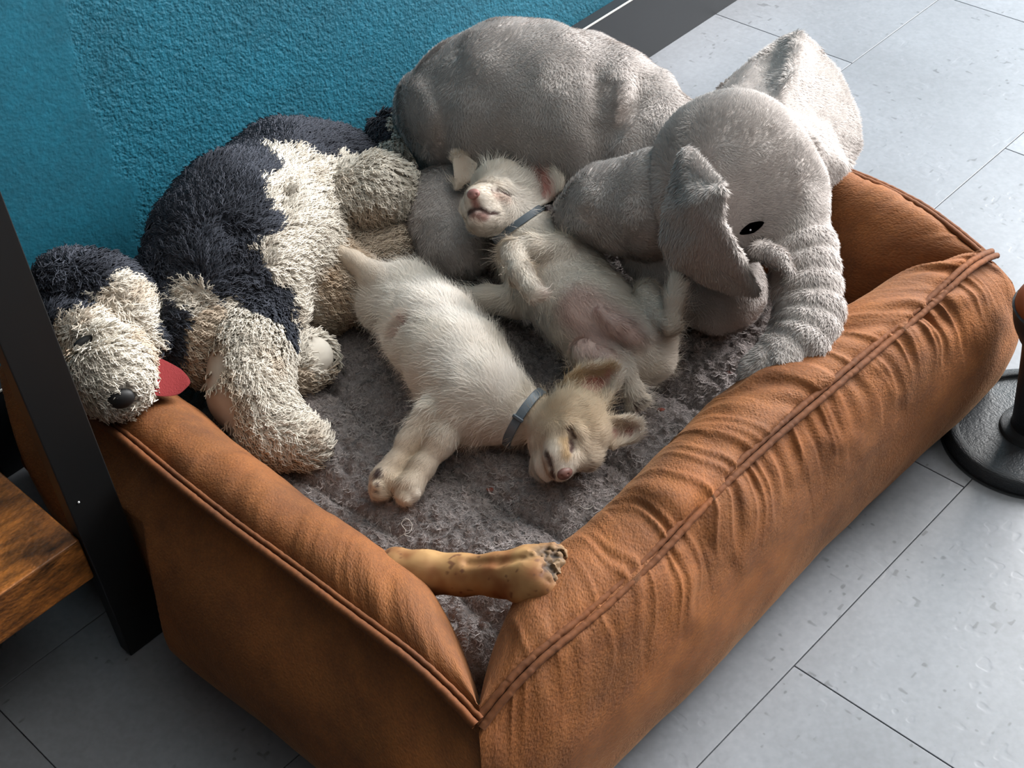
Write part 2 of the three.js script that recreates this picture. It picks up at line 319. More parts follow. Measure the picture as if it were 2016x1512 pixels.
// a coat of tufts over a surface; f.skip, f.comb, f.size, f.tone take a point and its normal
function coat(name, parent, geo, tuftGeo, material, f) {
  const rnd = mulberry(f.seed ?? 7), p = geo.attributes.position, n = geo.attributes.normal, ix = geo.index.array, a = V(), b = V(), c = V(), P = V(), N = V(), N2 = V(), list = [];
  let owed = 0;
  for (let t = 0; t < ix.length; t += 3) {
    a.fromBufferAttribute(p, ix[t]); b.fromBufferAttribute(p, ix[t + 1]); c.fromBufferAttribute(p, ix[t + 2]);
    owed += b.clone().sub(a).cross(P.copy(c).sub(a)).length() / 2 / (f.spacing * f.spacing) * (f.density ? f.density(a) : 1);
    while (owed > 0) {
      owed -= 0.75 + 0.5 * rnd(); let u = rnd(), v = rnd(); if (u + v > 1) { u = 1 - u; v = 1 - v; }
      P.copy(a).multiplyScalar(1 - u - v).addScaledVector(b, u).addScaledVector(c, v);
      N.fromBufferAttribute(n, ix[t]).multiplyScalar(1 - u - v).addScaledVector(N2.fromBufferAttribute(n, ix[t + 1]), u).addScaledVector(N2.fromBufferAttribute(n, ix[t + 2]), v).normalize();
      if (f.skip && f.skip(P, N, rnd)) continue;
      list.push([P.clone(), N.clone()]);
    }
  }
  const m = new THREE.InstancedMesh(tuftGeo, material, list.length), M = new THREE.Matrix4(), col = new THREE.Color(), X = V(), Z = V();
  list.forEach(([q, nn], i) => {
    X.copy(f.comb(q, nn, rnd)); const j = f.jitter ?? 0.35; X.x += (rnd() - 0.5) * j; X.y += (rnd() - 0.5) * j; X.z += (rnd() - 0.5) * j;
    X.addScaledVector(nn, -X.dot(nn)); if (X.lengthSq() < 1e-6) X.set(nn.y, nn.z, nn.x).addScaledVector(nn, -nn.dot(X)); X.normalize(); Z.crossVectors(X, nn).normalize();
    const s = (f.size ? f.size(q, nn) : 1) * (0.8 + 0.4 * rnd()), mz = s * (0.8 + 0.4 * rnd());
    M.makeBasis(X.clone().multiplyScalar(s), nn.clone().multiplyScalar(s * (0.85 + 0.3 * rnd())), Z.clone().multiplyScalar(mz)).setPosition(q); m.setMatrixAt(i, M);
    const tn = f.tone(q, nn), g = 1 + (rnd() - 0.5) * (f.vary ?? 0.16); m.setColorAt(i, col.setRGB(tn[0] * g, tn[1] * g, tn[2] * g));
  });
  m.name = numbered(name); m.castShadow = m.receiveShadow = true; m.userData.kind = 'stuff'; parent.add(m); return m;
}
const fabricOf = (name, extra = {}) => new THREE.MeshPhysicalMaterial({ name, vertexColors: true, roughness: 0.9, ...extra });
const hairOf = (name, extra = {}) => new THREE.MeshPhysicalMaterial({ name, color: 0xffffff, roughness: 0.75, ...extra });
const resting = (depth = 0.004) => (x, y, z) => (x > 0.5 && x < 1.17 && z > -1.29 && z < -0.64 ? cushionBase(x, z) - depth - y : -y);

// slide a point along a line from one place towards another until it meets the surface
function onto(soft, q, from, lift = 0) {
  const p = V(q[0], q[1], q[2]), d = V(from[0], from[1], from[2]).sub(p).normalize();
  for (let n = 0; n < 300; n++) { const e = soft.at(p.x, p.y, p.z) - lift; if (Math.abs(e) < 0.0002) break; p.addScaledVector(d, e > 0 ? Math.max(e * 0.7, 0.0001) : e * 0.7); }
  return p;
}
function gradient(soft, p) { const e = 0.0015, f = (x, y, z) => soft.at(p.x + x, p.y + y, p.z + z); return V(f(e, 0, 0) - f(-e, 0, 0), f(0, e, 0) - f(0, -e, 0), f(0, 0, e) - f(0, 0, -e)).normalize(); }
const groove = (soft, points, r, k) => { const P = points.map((p) => [...p.toArray(), r]); for (let i = 0; i < P.length - 1; i++) soft.bone(P[i], P[i + 1], k, { carve: true }); };
// ---------- dog bed: four stuffed suede bolsters round a quilted sherpa cushion ----------
const suedeMap = texture(1024, (u, v) => {
  const a = tiled(u, v, 6, 81, 6) - 0.5, b = tiled(u, v, 300, 83, 1) - 0.5, c = tiled(u, v, 24, 85, 4) - 0.5, k = 1 + 0.42 * a + 0.16 * b + 0.2 * c;
  return [0.485 * k, 0.286 * k * (1 + 0.06 * c), 0.124 * k * (1 + 0.1 * c)];
}, true);
const suedeBump = texture(1024, (u, v) => 0.5 + 0.6 * (tiled(u, v, 260, 91, 2) - 0.5) + 0.7 * (tiled(u, v, 12, 93, 5) - 0.5));
for (const t of [suedeMap, suedeBump]) t.repeat.set(1 / 0.4, 1 / 0.4);
const suede = new THREE.MeshPhysicalMaterial({ name: 'tan_suede', map: suedeMap, bumpMap: suedeBump, bumpScale: 0.0009, roughness: 0.82, sheen: 0.35, sheenColor: new THREE.Color(0.9, 0.55, 0.3), sheenRoughness: 0.5 });
const suedePiping = new THREE.MeshStandardMaterial({ name: 'suede_piping', map: suedeMap, color: 0xd9d0c8, roughness: 0.85 });
const bed = thing('dog_bed', 'large rectangular tan brown suede dog bed with thick stuffed bolsters', 'dog bed');
const PROFILE = {
  front: [[0.04, 0.232], [0.02, 0.243], [-0.012, 0.240], [-0.045, 0.213], [-0.066, 0.165], [-0.07, 0.1], [-0.06, 0.035], [-0.035, 0.001], [0.03, 0.001], [0.06, 0.012], [0.077, 0.05], [0.083, 0.1], [0.078, 0.15], [0.062, 0.2]],
  left: [[0.04, 0.232], [0.018, 0.245], [-0.012, 0.241], [-0.04, 0.213], [-0.055, 0.165], [-0.058, 0.1], [-0.05, 0.035], [-0.03, 0.001], [0.05, 0.001], [0.085, 0.012], [0.111, 0.05], [0.119, 0.095], [0.103, 0.145], [0.062, 0.192], [0.044, 0.217]],
  right: [[0.04, 0.240], [0.022, 0.248], [-0.004, 0.24], [-0.03, 0.213], [-0.045, 0.165], [-0.048, 0.1], [-0.045, 0.035], [-0.03, 0.001], [0.03, 0.001], [0.055, 0.012], [0.07, 0.05], [0.074, 0.1], [0.072, 0.15], [0.06, 0.2]],
  back: [[0.045, 0.075], [0.02, 0.083], [-0.01, 0.083], [-0.04, 0.077], [-0.055, 0.064], [-0.056, 0.042], [-0.05, 0.016], [-0.03, 0.001], [0.03, 0.001], [0.05, 0.008], [0.06, 0.022], [0.064, 0.038], [0.062, 0.055]],
};
const corners = { fl: [0.474, -0.615], fr: [1.188, -0.614], br: [1.192, -1.285], bl: [0.474, -1.285] };
function bolster(kind, from, to, wrinkle, dips) {
  const A = V(from[0], 0, from[1]), B = V(to[0], 0, to[1]), t = B.clone().sub(A), L = t.length(); t.normalize();
  const out = V(-t.z, 0, t.x).negate();                              // outward for a path that runs clockwise seen from above
  const mid = V(0.84, 0, -0.95); if (out.dot(A.clone().add(B).multiplyScalar(0.5).sub(mid)) < 0) out.negate();
  const pts = PROFILE[kind], curve = new THREE.CatmullRomCurve3(pts.map((p) => V(p[0], p[1], 0)), true, 'centripetal');
  const NJ = 150, NI = Math.round((L + 0.16) / 0.0022), sec = curve.getSpacedPoints(NJ).slice(0, NJ), seamS = pts[0][0];
  const per = curve.getLength(), seed = 100 * kind.length + kind.charCodeAt(0);
  const pos = (i, j) => {
    const u = i / (NI - 1); let s = sec[j].x, y = sec[j].y;
    const d0 = u * L, d1 = (1 - u) * L;                              // distance to either end
    const round = (d, D) => (d >= D ? 1 : Math.sqrt(Math.max(0, 1 - (1 - d / D) ** 2)));
    const e = Math.min(round(d0 + 0.002, dips[0]), round(d1 + 0.002, dips[1]));
    if (s < seamS) s = lerp(seamS - 0.012 * (y < 0.19 ? 1 : 0.3), s, y > 0.02 ? e : 1);
    const lowEnd = Math.max(1 - d0 / 0.09, 1 - d1 / 0.09, 0);
    y *= 1 - 0.1 * lowEnd * lowEnd;
    if (s > seamS) s = lerp(s, seamS + (s - seamS) * 0.72, Math.pow(lowEnd, 2));
    y += 0.006 * noise(u * L * 7, seed, y * 4) * (y / 0.24); s += 0.006 * noise(u * L * 6, seed + 5, y * 9);
    const along = lerp(-s, L + s, u);
    const P = A.clone().addScaledVector(t, along).addScaledVector(out, s).add(V(0, Math.max(y, 0), 0));
    if (kind === 'left') P.x = Math.max(P.x, 0.397 - 0.75 * Math.max(0, Math.abs(P.z + 1.045) - 0.028), 0.364 + 1.3 * Math.max(0, -P.z - 1.11) ** 2 - (P.z > -1.11 ? 0.1 : 0));   // pressed in by the table leg
    return P;
  };
  const g = gridSurface(NI, NJ, pos, (i, j) => [i / (NI - 1) * L + seed, j / NJ * per], true);
  const p0 = out.clone().cross(V(0, 1, 0)).dot(t) > 0;                // keep the faces turned outwards
  const arc = (j) => { let a = j / NJ * per; return a > per / 2 ? a - per : a; };   // signed arc from the seam: + goes inwards over the top
  const flip = (() => { const k = Math.floor(NI / 2) * NJ + Math.floor(NJ * 0.75), n = g.attributes.normal; return n.getX(k) * out.x + n.getZ(k) * out.z < 0; })();
  if (flip) { const ix = g.index.array; for (let k = 0; k < ix.length; k += 3) { const q = ix[k]; ix[k] = ix[k + 1]; ix[k + 1] = q; } g.computeVertexNormals(); }
  displaceAlongNormals(g, (k) => {
    const i = Math.floor(k / NJ), j = k % NJ, u = i / (NI - 1), x = u * L, a = arc(j), d = Math.abs(a);
    const w = wrinkle(u), side = a > 0 ? 1 : 0;
    // gathers: creases across the seam that fade out with distance from it, each with its own length
    const warp = 0.006 * noise(x * 30, a * 25, seed);
    const f1 = noise((x + warp + (side ? a * 0.35 : -a * 0.12)) * (side ? 75 : 105), seed + side * 9, a * 6), f2 = noise((x + warp * 2 + a * 0.5) * 42, seed + 3 + side, a * 12);
    const reach = (side ? 0.075 : 0.05) * (0.7 + 0.6 * hash(Math.floor(x * 60), seed, side));
    const fade = Math.exp(-((d / reach) ** 2));
    let h = w * fade * (0.0021 * -Math.abs(f1) + 0.0018 * f2) * 2.0;
    h += 0.0022 * fbm(x * 16, a * 18, seed, 3) + 0.0045 * noise(x * 7, a * 9, seed + 8);
    h += (side ? 0.0042 : 0.0016) * w * Math.exp(-(((d - 0.05) / 0.05) ** 2)) * noise((x + a * 0.8 + warp * 4) * 26, seed + 20, a * 10);
    if (d < 0.012) h -= 0.0022 * (1 - d / 0.012);                     // the seam pulls in
    return h;
  });
  const m = mesh('bolster', g, suede, bed);
  // the double seam: two welts side by side, slightly puckered
  const sp = (off, lift) => {
    const res = [], n = 240;
    for (let q = 0; q <= n; q++) {
      const i = clamp(Math.round(q / n * (NI - 1)), 0, NI - 1), P = pos(i, 0);
      P.addScaledVector(out, off + 0.0003 * noise(q * 0.9, off * 900, seed)).add(V(0, lift + 0.0003 * noise(q * 1.3, 4, seed + off * 999), 0)); res.push(P);
    }
    return res;
  };
  const welts = kind === 'left' ? [[0.0035, 0.0012, 0.0042], [-0.0035, 0.0026, 0.0028]] : [[0.0032, -0.001, 0.0034], [-0.0034, 0.0014, 0.0034]];
  for (const [off, lift, r] of welts) {
    const tg = tube(sp(off, lift), r, 480, 8); tg.attributes.uv.array.forEach((_, q, arr) => { if (q % 2 === 0) arr[q] *= L; else arr[q] *= 0.02; });
    mesh('piping', tg, suedePiping, bed);
  }
  return m;
}
bolster('front', corners.fl, corners.fr, (u) => 0.55 + 0.75 * step(0.1, 0.45, u), [0.11, 0.26]);
bolster('right', corners.fr, corners.br, (u) => 0.5, [0.05, 0.06]);
bolster('back', corners.br, corners.bl, () => 0.4, [0.05, 0.05]);
bolster('left', corners.bl, corners.fl, (u) => 0.28, [0.07, 0.12]);
mesh('base', box(0.43, 1.25, 0.003, 0.026, -1.33, -0.58, 0.008), suede, bed);

// cushion: quilted channels that run from the wall towards the front bolster
const QUILT = [0.565, 0.672, 0.786, 0.905, 1.02];
const cushionBase = (x, z) => {
  const cx = 0.835, cz = -0.965, ax = 0.345, az = 0.335;
  const ex = Math.abs(x - cx) / ax, ez = Math.abs(z - cz) / az, e = Math.pow(Math.pow(ex, 5) + Math.pow(ez, 5), 1 / 5);
  const edge = Math.sqrt(clamp(1 - Math.pow(clamp((e - 0.72) / 0.28), 2)));
  let q = 9; QUILT.forEach((l) => { q = Math.min(q, Math.abs(x - l - 0.006 * noise(z * 14, l * 50))); });
  const puff = 0.018 * Math.sqrt(clamp(1 - Math.pow(clamp(1 - q / 0.055), 2)));
  return 0.045 + 0.078 * edge + puff * edge + 0.006 * noise(x * 8, z * 8, 3);
};
const cushionTop = (x, z) => {
  const wx = x + 0.008 * noise(x * 40, z * 40, 1), wz = z + 0.008 * noise(x * 40, z * 40, 2);
  const [a, b] = worley(wx * 62, wz * 62, 5), [c, d] = worley(wx * 190, wz * 190, 9);
  return cushionBase(x, z) + 0.005 * Math.min(1, (b - a) * 1.6) + 0.0022 * Math.min(1, (d - c) * 1.5) + 0.0012 * noise(x * 300, z * 300, 7);
};
{
  const x0 = 0.49, x1 = 1.18, z0 = -1.3, z1 = -0.63, n = 0.0022, ni = Math.round((x1 - x0) / n), nj = Math.round((z1 - z0) / n);
  const g = gridSurface(ni, nj, (i, j) => { const x = lerp(x0, x1, i / (ni - 1)), z = lerp(z0, z1, j / (nj - 1)); const rim = i === 0 || j === 0 || i === ni - 1 || j === nj - 1; return V(x, rim ? 0.03 : cushionTop(x, z), z); },
    (i, j) => [lerp(x0, x1, i / (ni - 1)), lerp(z0, z1, j / (nj - 1))]);
  { const ix = g.index.array, nr = g.attributes.normal; if (nr.getY(Math.floor(ni * nj / 2)) < 0) { for (let k = 0; k < ix.length; k += 3) { const q = ix[k]; ix[k] = ix[k + 1]; ix[k + 1] = q; } g.computeVertexNormals(); } }
  const sherpaMap = texture(512, (u, v) => { const k = 0.47 + 0.1 * (tiled(u, v, 10, 101, 5) - 0.5) + 0.1 * (tiled(u, v, 120, 103, 2) - 0.5); return [k * 1.03, k * 0.965, k * 0.955]; }, true);
  const sherpaBump = texture(1024, (u, v) => 0.5 * tiled(u, v, 90, 105, 2) + 0.5 * tiled(u, v, 220, 107, 2));
  sherpaMap.repeat.set(4, 4); sherpaBump.repeat.set(5, 5);
  const sherpa = new THREE.MeshStandardMaterial({ name: 'grey_sherpa', map: sherpaMap, bumpMap: sherpaBump, bumpScale: 0.002, roughness: 0.95 });
  const cushion = thing('bed_cushion', 'quilted mauve grey sherpa cushion lying inside the brown dog bed', 'cushion');
  const cover = mesh('quilted_cover', g, sherpa, cushion);
  const curls = tuft({ hairs: 8, spread: 0.0026, length: 0.0042, width: 0.0011, lean: 0.9, curl: 0.75, bend: 0.7, segs: 4, soft: 0.25, seed: 41 });
  const shade = (p) => { const k = 1 + 0.22 * fbm(p.x * 20, p.z * 20, 3, 3); return [0.35 * k, 0.308 * k, 0.298 * k]; };
  coat('sherpa_curls', cover, g, curls, hairOf('sherpa_curl', { roughness: 0.95 }), { spacing: 0.0036, jitter: 2, vary: 0.35, seed: 77, tone: shade, comb: (p) => V(noise(p.x * 60, p.z * 60), 0, noise(p.x * 60, p.z * 60, 9)), size: (p) => 0.9 + 0.35 * noise(p.x * 90, p.z * 90, 5), skip: (p, n, r) => { const wx = p.x + 0.008 * noise(p.x * 40, p.z * 40, 1), wz = p.z + 0.008 * noise(p.x * 40, p.z * 40, 2), [a, b] = worley(wx * 62, wz * 62, 5); return b - a < 0.16 || p.y < 0.045; } });
}
// ---------- plush elephant ----------
const elephant = thing('plush_elephant', 'big grey plush elephant sprawled over the far corner of the dog bed', 'plush toy');
{
  const fabric = fabricOf('grey_plush', { sheen: 0.5, sheenColor: new THREE.Color(0.8, 0.78, 0.78), sheenRoughness: 0.6 }), pile = hairOf('grey_pile', { sheen: 0.3, sheenColor: new THREE.Color(0.8, 0.8, 0.8) });
  const grey = [0.53, 0.48, 0.455], greyDark = [0.44, 0.39, 0.37];
  const tone = (p) => { const t = 0.5 + 0.5 * fbm(p.x * 14, p.y * 14, p.z * 14, 3); return mix3(greyDark, grey, clamp(0.3 + t * 0.8)); };
  const tuftShort = tuft({ hairs: 10, spread: 0.0026, length: 0.0058, width: 0.001, lean: 0.9, curl: 0.1, bend: 0.35, segs: 2, seed: 5, soft: 0.3 });
  // ripples of crushed pile: the lie of the pile turns with a slow noise
  const comb = (soft) => (p) => { const d = soft.flow(p.x, p.y, p.z), k = 38; return d.add(V(1.1 * noise(p.x * k, p.y * k, p.z * k), -0.35 + 0.9 * noise(p.x * k + 9, p.y * k, p.z * k), 1.1 * noise(p.x * k, p.y * k + 7, p.z * k))); };
  const crush = (amp) => (x, y, z) => amp * (0.5 * noise(x * 130 + 3 * noise(x * 20, y * 20, z * 20), y * 60, z * 130) + 0.9 * fbm(x * 30, y * 30, z * 30, 2));
  function piece(name, soft, cell, extra = {}) {
    const g = relax(soft.build(cell), extra.relax ?? 0); paint(g, (x, y, z) => tone(V(x, y, z)).map((v) => v * 0.97));
    const m = mesh(name, g, fabric, elephant);
    coat('pile', m, g, tuftShort, pile, { spacing: 0.003, comb: comb(soft), tone, seed: name.length * 31, jitter: 0.5, skip: (p, n) => n.y < -0.75, ...extra });
    return m;
  }
  const body = new Soft();
  body.chain([[1.0359,.27,-1.1658,.0943], [1.0495,.285,-1.1168,.1], [1.0719,.29,-1.0543,.0961], [1.0828,.285,-.9924,.0876], [1.0903,.28,-.9298,.0687]], 0.02);
  body.chain([[1.0541,.235,-1.2948,.0289], [1.0212,.225,-1.2752,.0259]], 0.01);
  const onBody = (...r) => onto(body, r[0], r[1]);
  const creases = [[onBody([.7761,.62,-.6771],[1.4521,.08,-1.2668]), onBody([.749,.62,-.6573],[1.4014,.08,-1.2297]), onBody([.702,.62,-.6409],[1.3134,.08,-1.1991]), onBody([.6562,.62,-.6208],[1.2277,.08,-1.1615])], [onBody([.7615,.62,-.7104],[1.4248,.08,-1.3291]), onBody([.7285,.62,-.6791],[1.363,.08,-1.2706]), onBody([.6998,.62,-.6579],[1.3093,.08,-1.2309]), onBody([.675,.62,-.634],[1.263,.08,-1.1862])], [onBody([.755,.62,-.6869],[1.4125,.08,-1.2852]), onBody([.7259,.62,-.6643],[1.3582,.08,-1.2429]), onBody([.6849,.62,-.6376],[1.2814,.08,-1.193])]];
  groove(body, creases[0], 0.0055, 0.016); groove(body, creases[1], 0.0028, 0.014); groove(body, creases[2], 0.0026, 0.012);
  body.detail = (x, y, z) => { const a = (x * 0.72 + z * 0.69); return 0.005 * noise(a * 30 + 0.9 * noise(x * 12, y * 12, z * 12), y * 6, 3) + 0.004 * fbm(x * 16, y * 16, z * 16, 2) + crush(0.0007)(x, y, z); };
  piece('body', body, 0.0042);
  const hind = new Soft(); hind.chain([[.9887,.225,-1.1037,.0379], [.9197,.208,-1.1174,.0485], [.8964,.196,-1.0757,.0465]], 0.02); hind.rest = resting(); hind.detail = crush(0.0011);
  hind.bone([.8484,.214,-.9954,.0017], [.8907,.235,-1.0118,.0017], 0.006, { carve: true });
  piece('hind_leg', hind, 0.004);
  const fore = new Soft(); fore.chain([[.9567,.262,-.9377,.0215], [.9763,.275,-.9076,.0448], [.9968,.285,-.8626,.0619]], 0.02); fore.detail = (x, y, z) => 0.003 * fbm(x * 18, y * 18, z * 18, 3) + crush(0.0009)(x, y, z);
  piece('shoulder', fore, 0.004);
  const foot = new Soft(); foot.chain([[1.0027,.235,-.8507,.0462], [1.0104,.205,-.8139,.0474], [1.0173,.196,-.7767,.0482]], 0.02); foot.rest = resting(); foot.detail = crush(0.001);
  piece('front_leg', foot, 0.004);
  // head with brow and trunk
  const head = new Soft();
  head.ball([1.0507,.33,-.7912,.0839], 0.02); head.ball([1.0155,.315,-.7771,.0639], 0.03); head.ball([1.0613,.31,-.7356,.047], 0.04);
  const trunk = [[1.0496,.3,-.713,.0371], [1.034,.28,-.6852,.0332], [1.0123,.264,-.6636,.0314], [.99,.248,-.6442,.0316], [.9599,.234,-.6318,.0319], [.9274,.226,-.6352,.0266], [.9123,.22,-.6489,.0185]];
  head.chain(trunk, 0.014);
  groove(head, [onto(head, [.5734,.62,-.4],[1.0729,.08,-.7484]), onto(head, [.5609,.62,-.3938],[1.0495,.08,-.7368]), onto(head, [.5502,.62,-.3843],[1.0295,.08,-.719])], 0.0026, 0.006);
  head.bone([.9789,.405,-.7979,.0015], [.9323,.4,-.6655,.0014], 0.01, { carve: true });
  {
    const axis = new THREE.CatmullRomCurve3(trunk.map((t) => V(...t.slice(0, 3)))).getPoints(60), P = V();
    head.detail = (x, y, z) => {
      P.set(x, y, z); let best = 9, at = 0; for (let i = 0; i < 60; i++) { const d = axis[i].distanceToSquared(P); if (d < best) { best = d; at = i + clamp(P.clone().sub(axis[i]).dot(axis[i + 1].clone().sub(axis[i])) / axis[i + 1].distanceToSquared(axis[i])); } }
      const on = step(2, 8, at) * step(60, 50, at) * (best < 0.0022 ? 1 : 0), w = at * 0.95 + 1.6 * noise(x * 22, y * 22, z * 22);
      return on * (0.0042 * Math.pow(Math.abs(Math.sin(w * 0.52)), 0.6) - 0.003) * -1 + crush(0.001)(x, y, z) + 0.002 * fbm(x * 14, y * 14, z * 14, 2);
    };
    head.rest = resting();
  }
  const headMesh = piece('head', head, 0.004);
  // ears
  const near = [[.9758,.395,-.7922], [.9403,.4,-.7173], [.9324,.372,-.7175], [.9492,.322,-.7065], [.9777,.258,-.7012], [.9627,.26,-.7219], [.952,.266,-.7507], [.9433,.272,-.7829], [.9451,.298,-.799], [.9537,.328,-.7994], [.9744,.362,-.8038], [.9277,.385,-.7396], [.9317,.336,-.7401]];
  const e1 = new Soft(); e1.fan(near, [[0, 1, 11], [0, 11, 10], [1, 2, 11], [10, 11, 9], [11, 2, 12], [11, 12, 9], [12, 2, 3], [12, 3, 4], [12, 4, 5], [12, 5, 6], [12, 6, 7], [12, 7, 8], [12, 8, 9]], 0.0048, 0.012, { flow: [0.2, -1, 0.2] });
  e1.detail = (x, y, z) => 0.0014 * noise(x * 30, y * 45, z * 30) + crush(0.0009)(x, y, z);
  piece('ear', e1, 0.0036, { relax: 24 });
  const far = [[1.1012,.372,-.831], [1.1072,.382,-.7793], [1.1104,.355,-.7316], [1.1021,.315,-.7154], [1.1635,.335,-.8941], [1.23,.336,-.8987], [1.2852,.338,-.8963], [1.2587,.372,-.8589], [1.2858,.345,-.8528], [1.281,.325,-.8193], [1.2546,.305,-.7748], [1.2254,.288,-.7487], [1.1895,.278,-.7381], [1.1448,.28,-.7365], [1.1698,.382,-.8046], [1.1921,.345,-.8507], [1.2072,.35,-.8069], [1.1844,.325,-.7655]];
  const e2 = new Soft(); e2.fan(far, [[0, 4, 5], [0, 5, 15], [15, 5, 6], [15, 6, 14], [6, 7, 14], [7, 8, 14], [14, 8, 16], [0, 15, 1], [15, 14, 1], [14, 16, 1], [8, 9, 16], [16, 9, 17], [16, 17, 1], [1, 17, 2], [9, 10, 17], [10, 11, 17], [17, 11, 12], [17, 12, 2], [2, 12, 13], [2, 13, 3]], 0.005, 0.02, { flow: [0.5, -0.6, 0.3] });
  e2.detail = (x, y, z) => 0.0014 * noise(x * 22, y * 26, z * 22) + crush(0.001)(x, y, z);
  piece('ear', e2, 0.0036, { relax: 36 });
  const tusk = new Soft(); tusk.chain([[.9865,.305,-.705,.0103], [.9825,.308,-.682,.0087], [.9805,.303,-.6654,.0056]], 0.01); tusk.detail = crush(0.0004);
  piece('tusk', tusk, 0.003);
  // embroidered eye: a dark almond lying on the face
  const c = onto(head, [.6703,.62,-.4865],[1.2542,.08,-.9103], 0.002), nn = gradient(head, c);
  const along = onto(head, [.6803,.62,-.4841],[1.2728,.08,-.9057]).sub(onto(head, [.6598,.62,-.4889],[1.2345,.08,-.9147])); along.addScaledVector(nn, -along.dot(nn)).normalize(); const across = V().crossVectors(nn, along);
  const eg = (s, lift, thick) => { const g = new THREE.SphereGeometry(1, 28, 14); g.scale(0.0135 * s, thick, 0.0062 * s); const pp = g.attributes.position; for (let i = 0; i < pp.count; i++) { const x = pp.getX(i) / (0.0135 * s), z = pp.getZ(i); pp.setZ(i, z * (1 - 0.35 * Math.abs(x))); } g.computeVertexNormals(); g.applyMatrix4(new THREE.Matrix4().makeBasis(along, nn, across).setPosition(c.clone().addScaledVector(nn, lift))); return g; };
  const thread = new THREE.MeshStandardMaterial({ name: 'dark_embroidery', color: 0x43464b, roughness: 0.55 });
  const eyeMesh = mesh('eye', eg(1, 0, 0.0022), thread, elephant); eyeMesh.userData.label = 'dark embroidered almond eye';
  const glint = new THREE.SphereGeometry(0.0011, 10, 8); glint.translate(...c.clone().addScaledVector(nn, 0.0022).addScaledVector(along, -0.002).toArray());
  mesh('painted_glint', glint, new THREE.MeshStandardMaterial({ name: 'glint_white', color: 0xb9bcc0, roughness: 0.6 }), eyeMesh);  // pale bead set on the eye as a painted glint
}
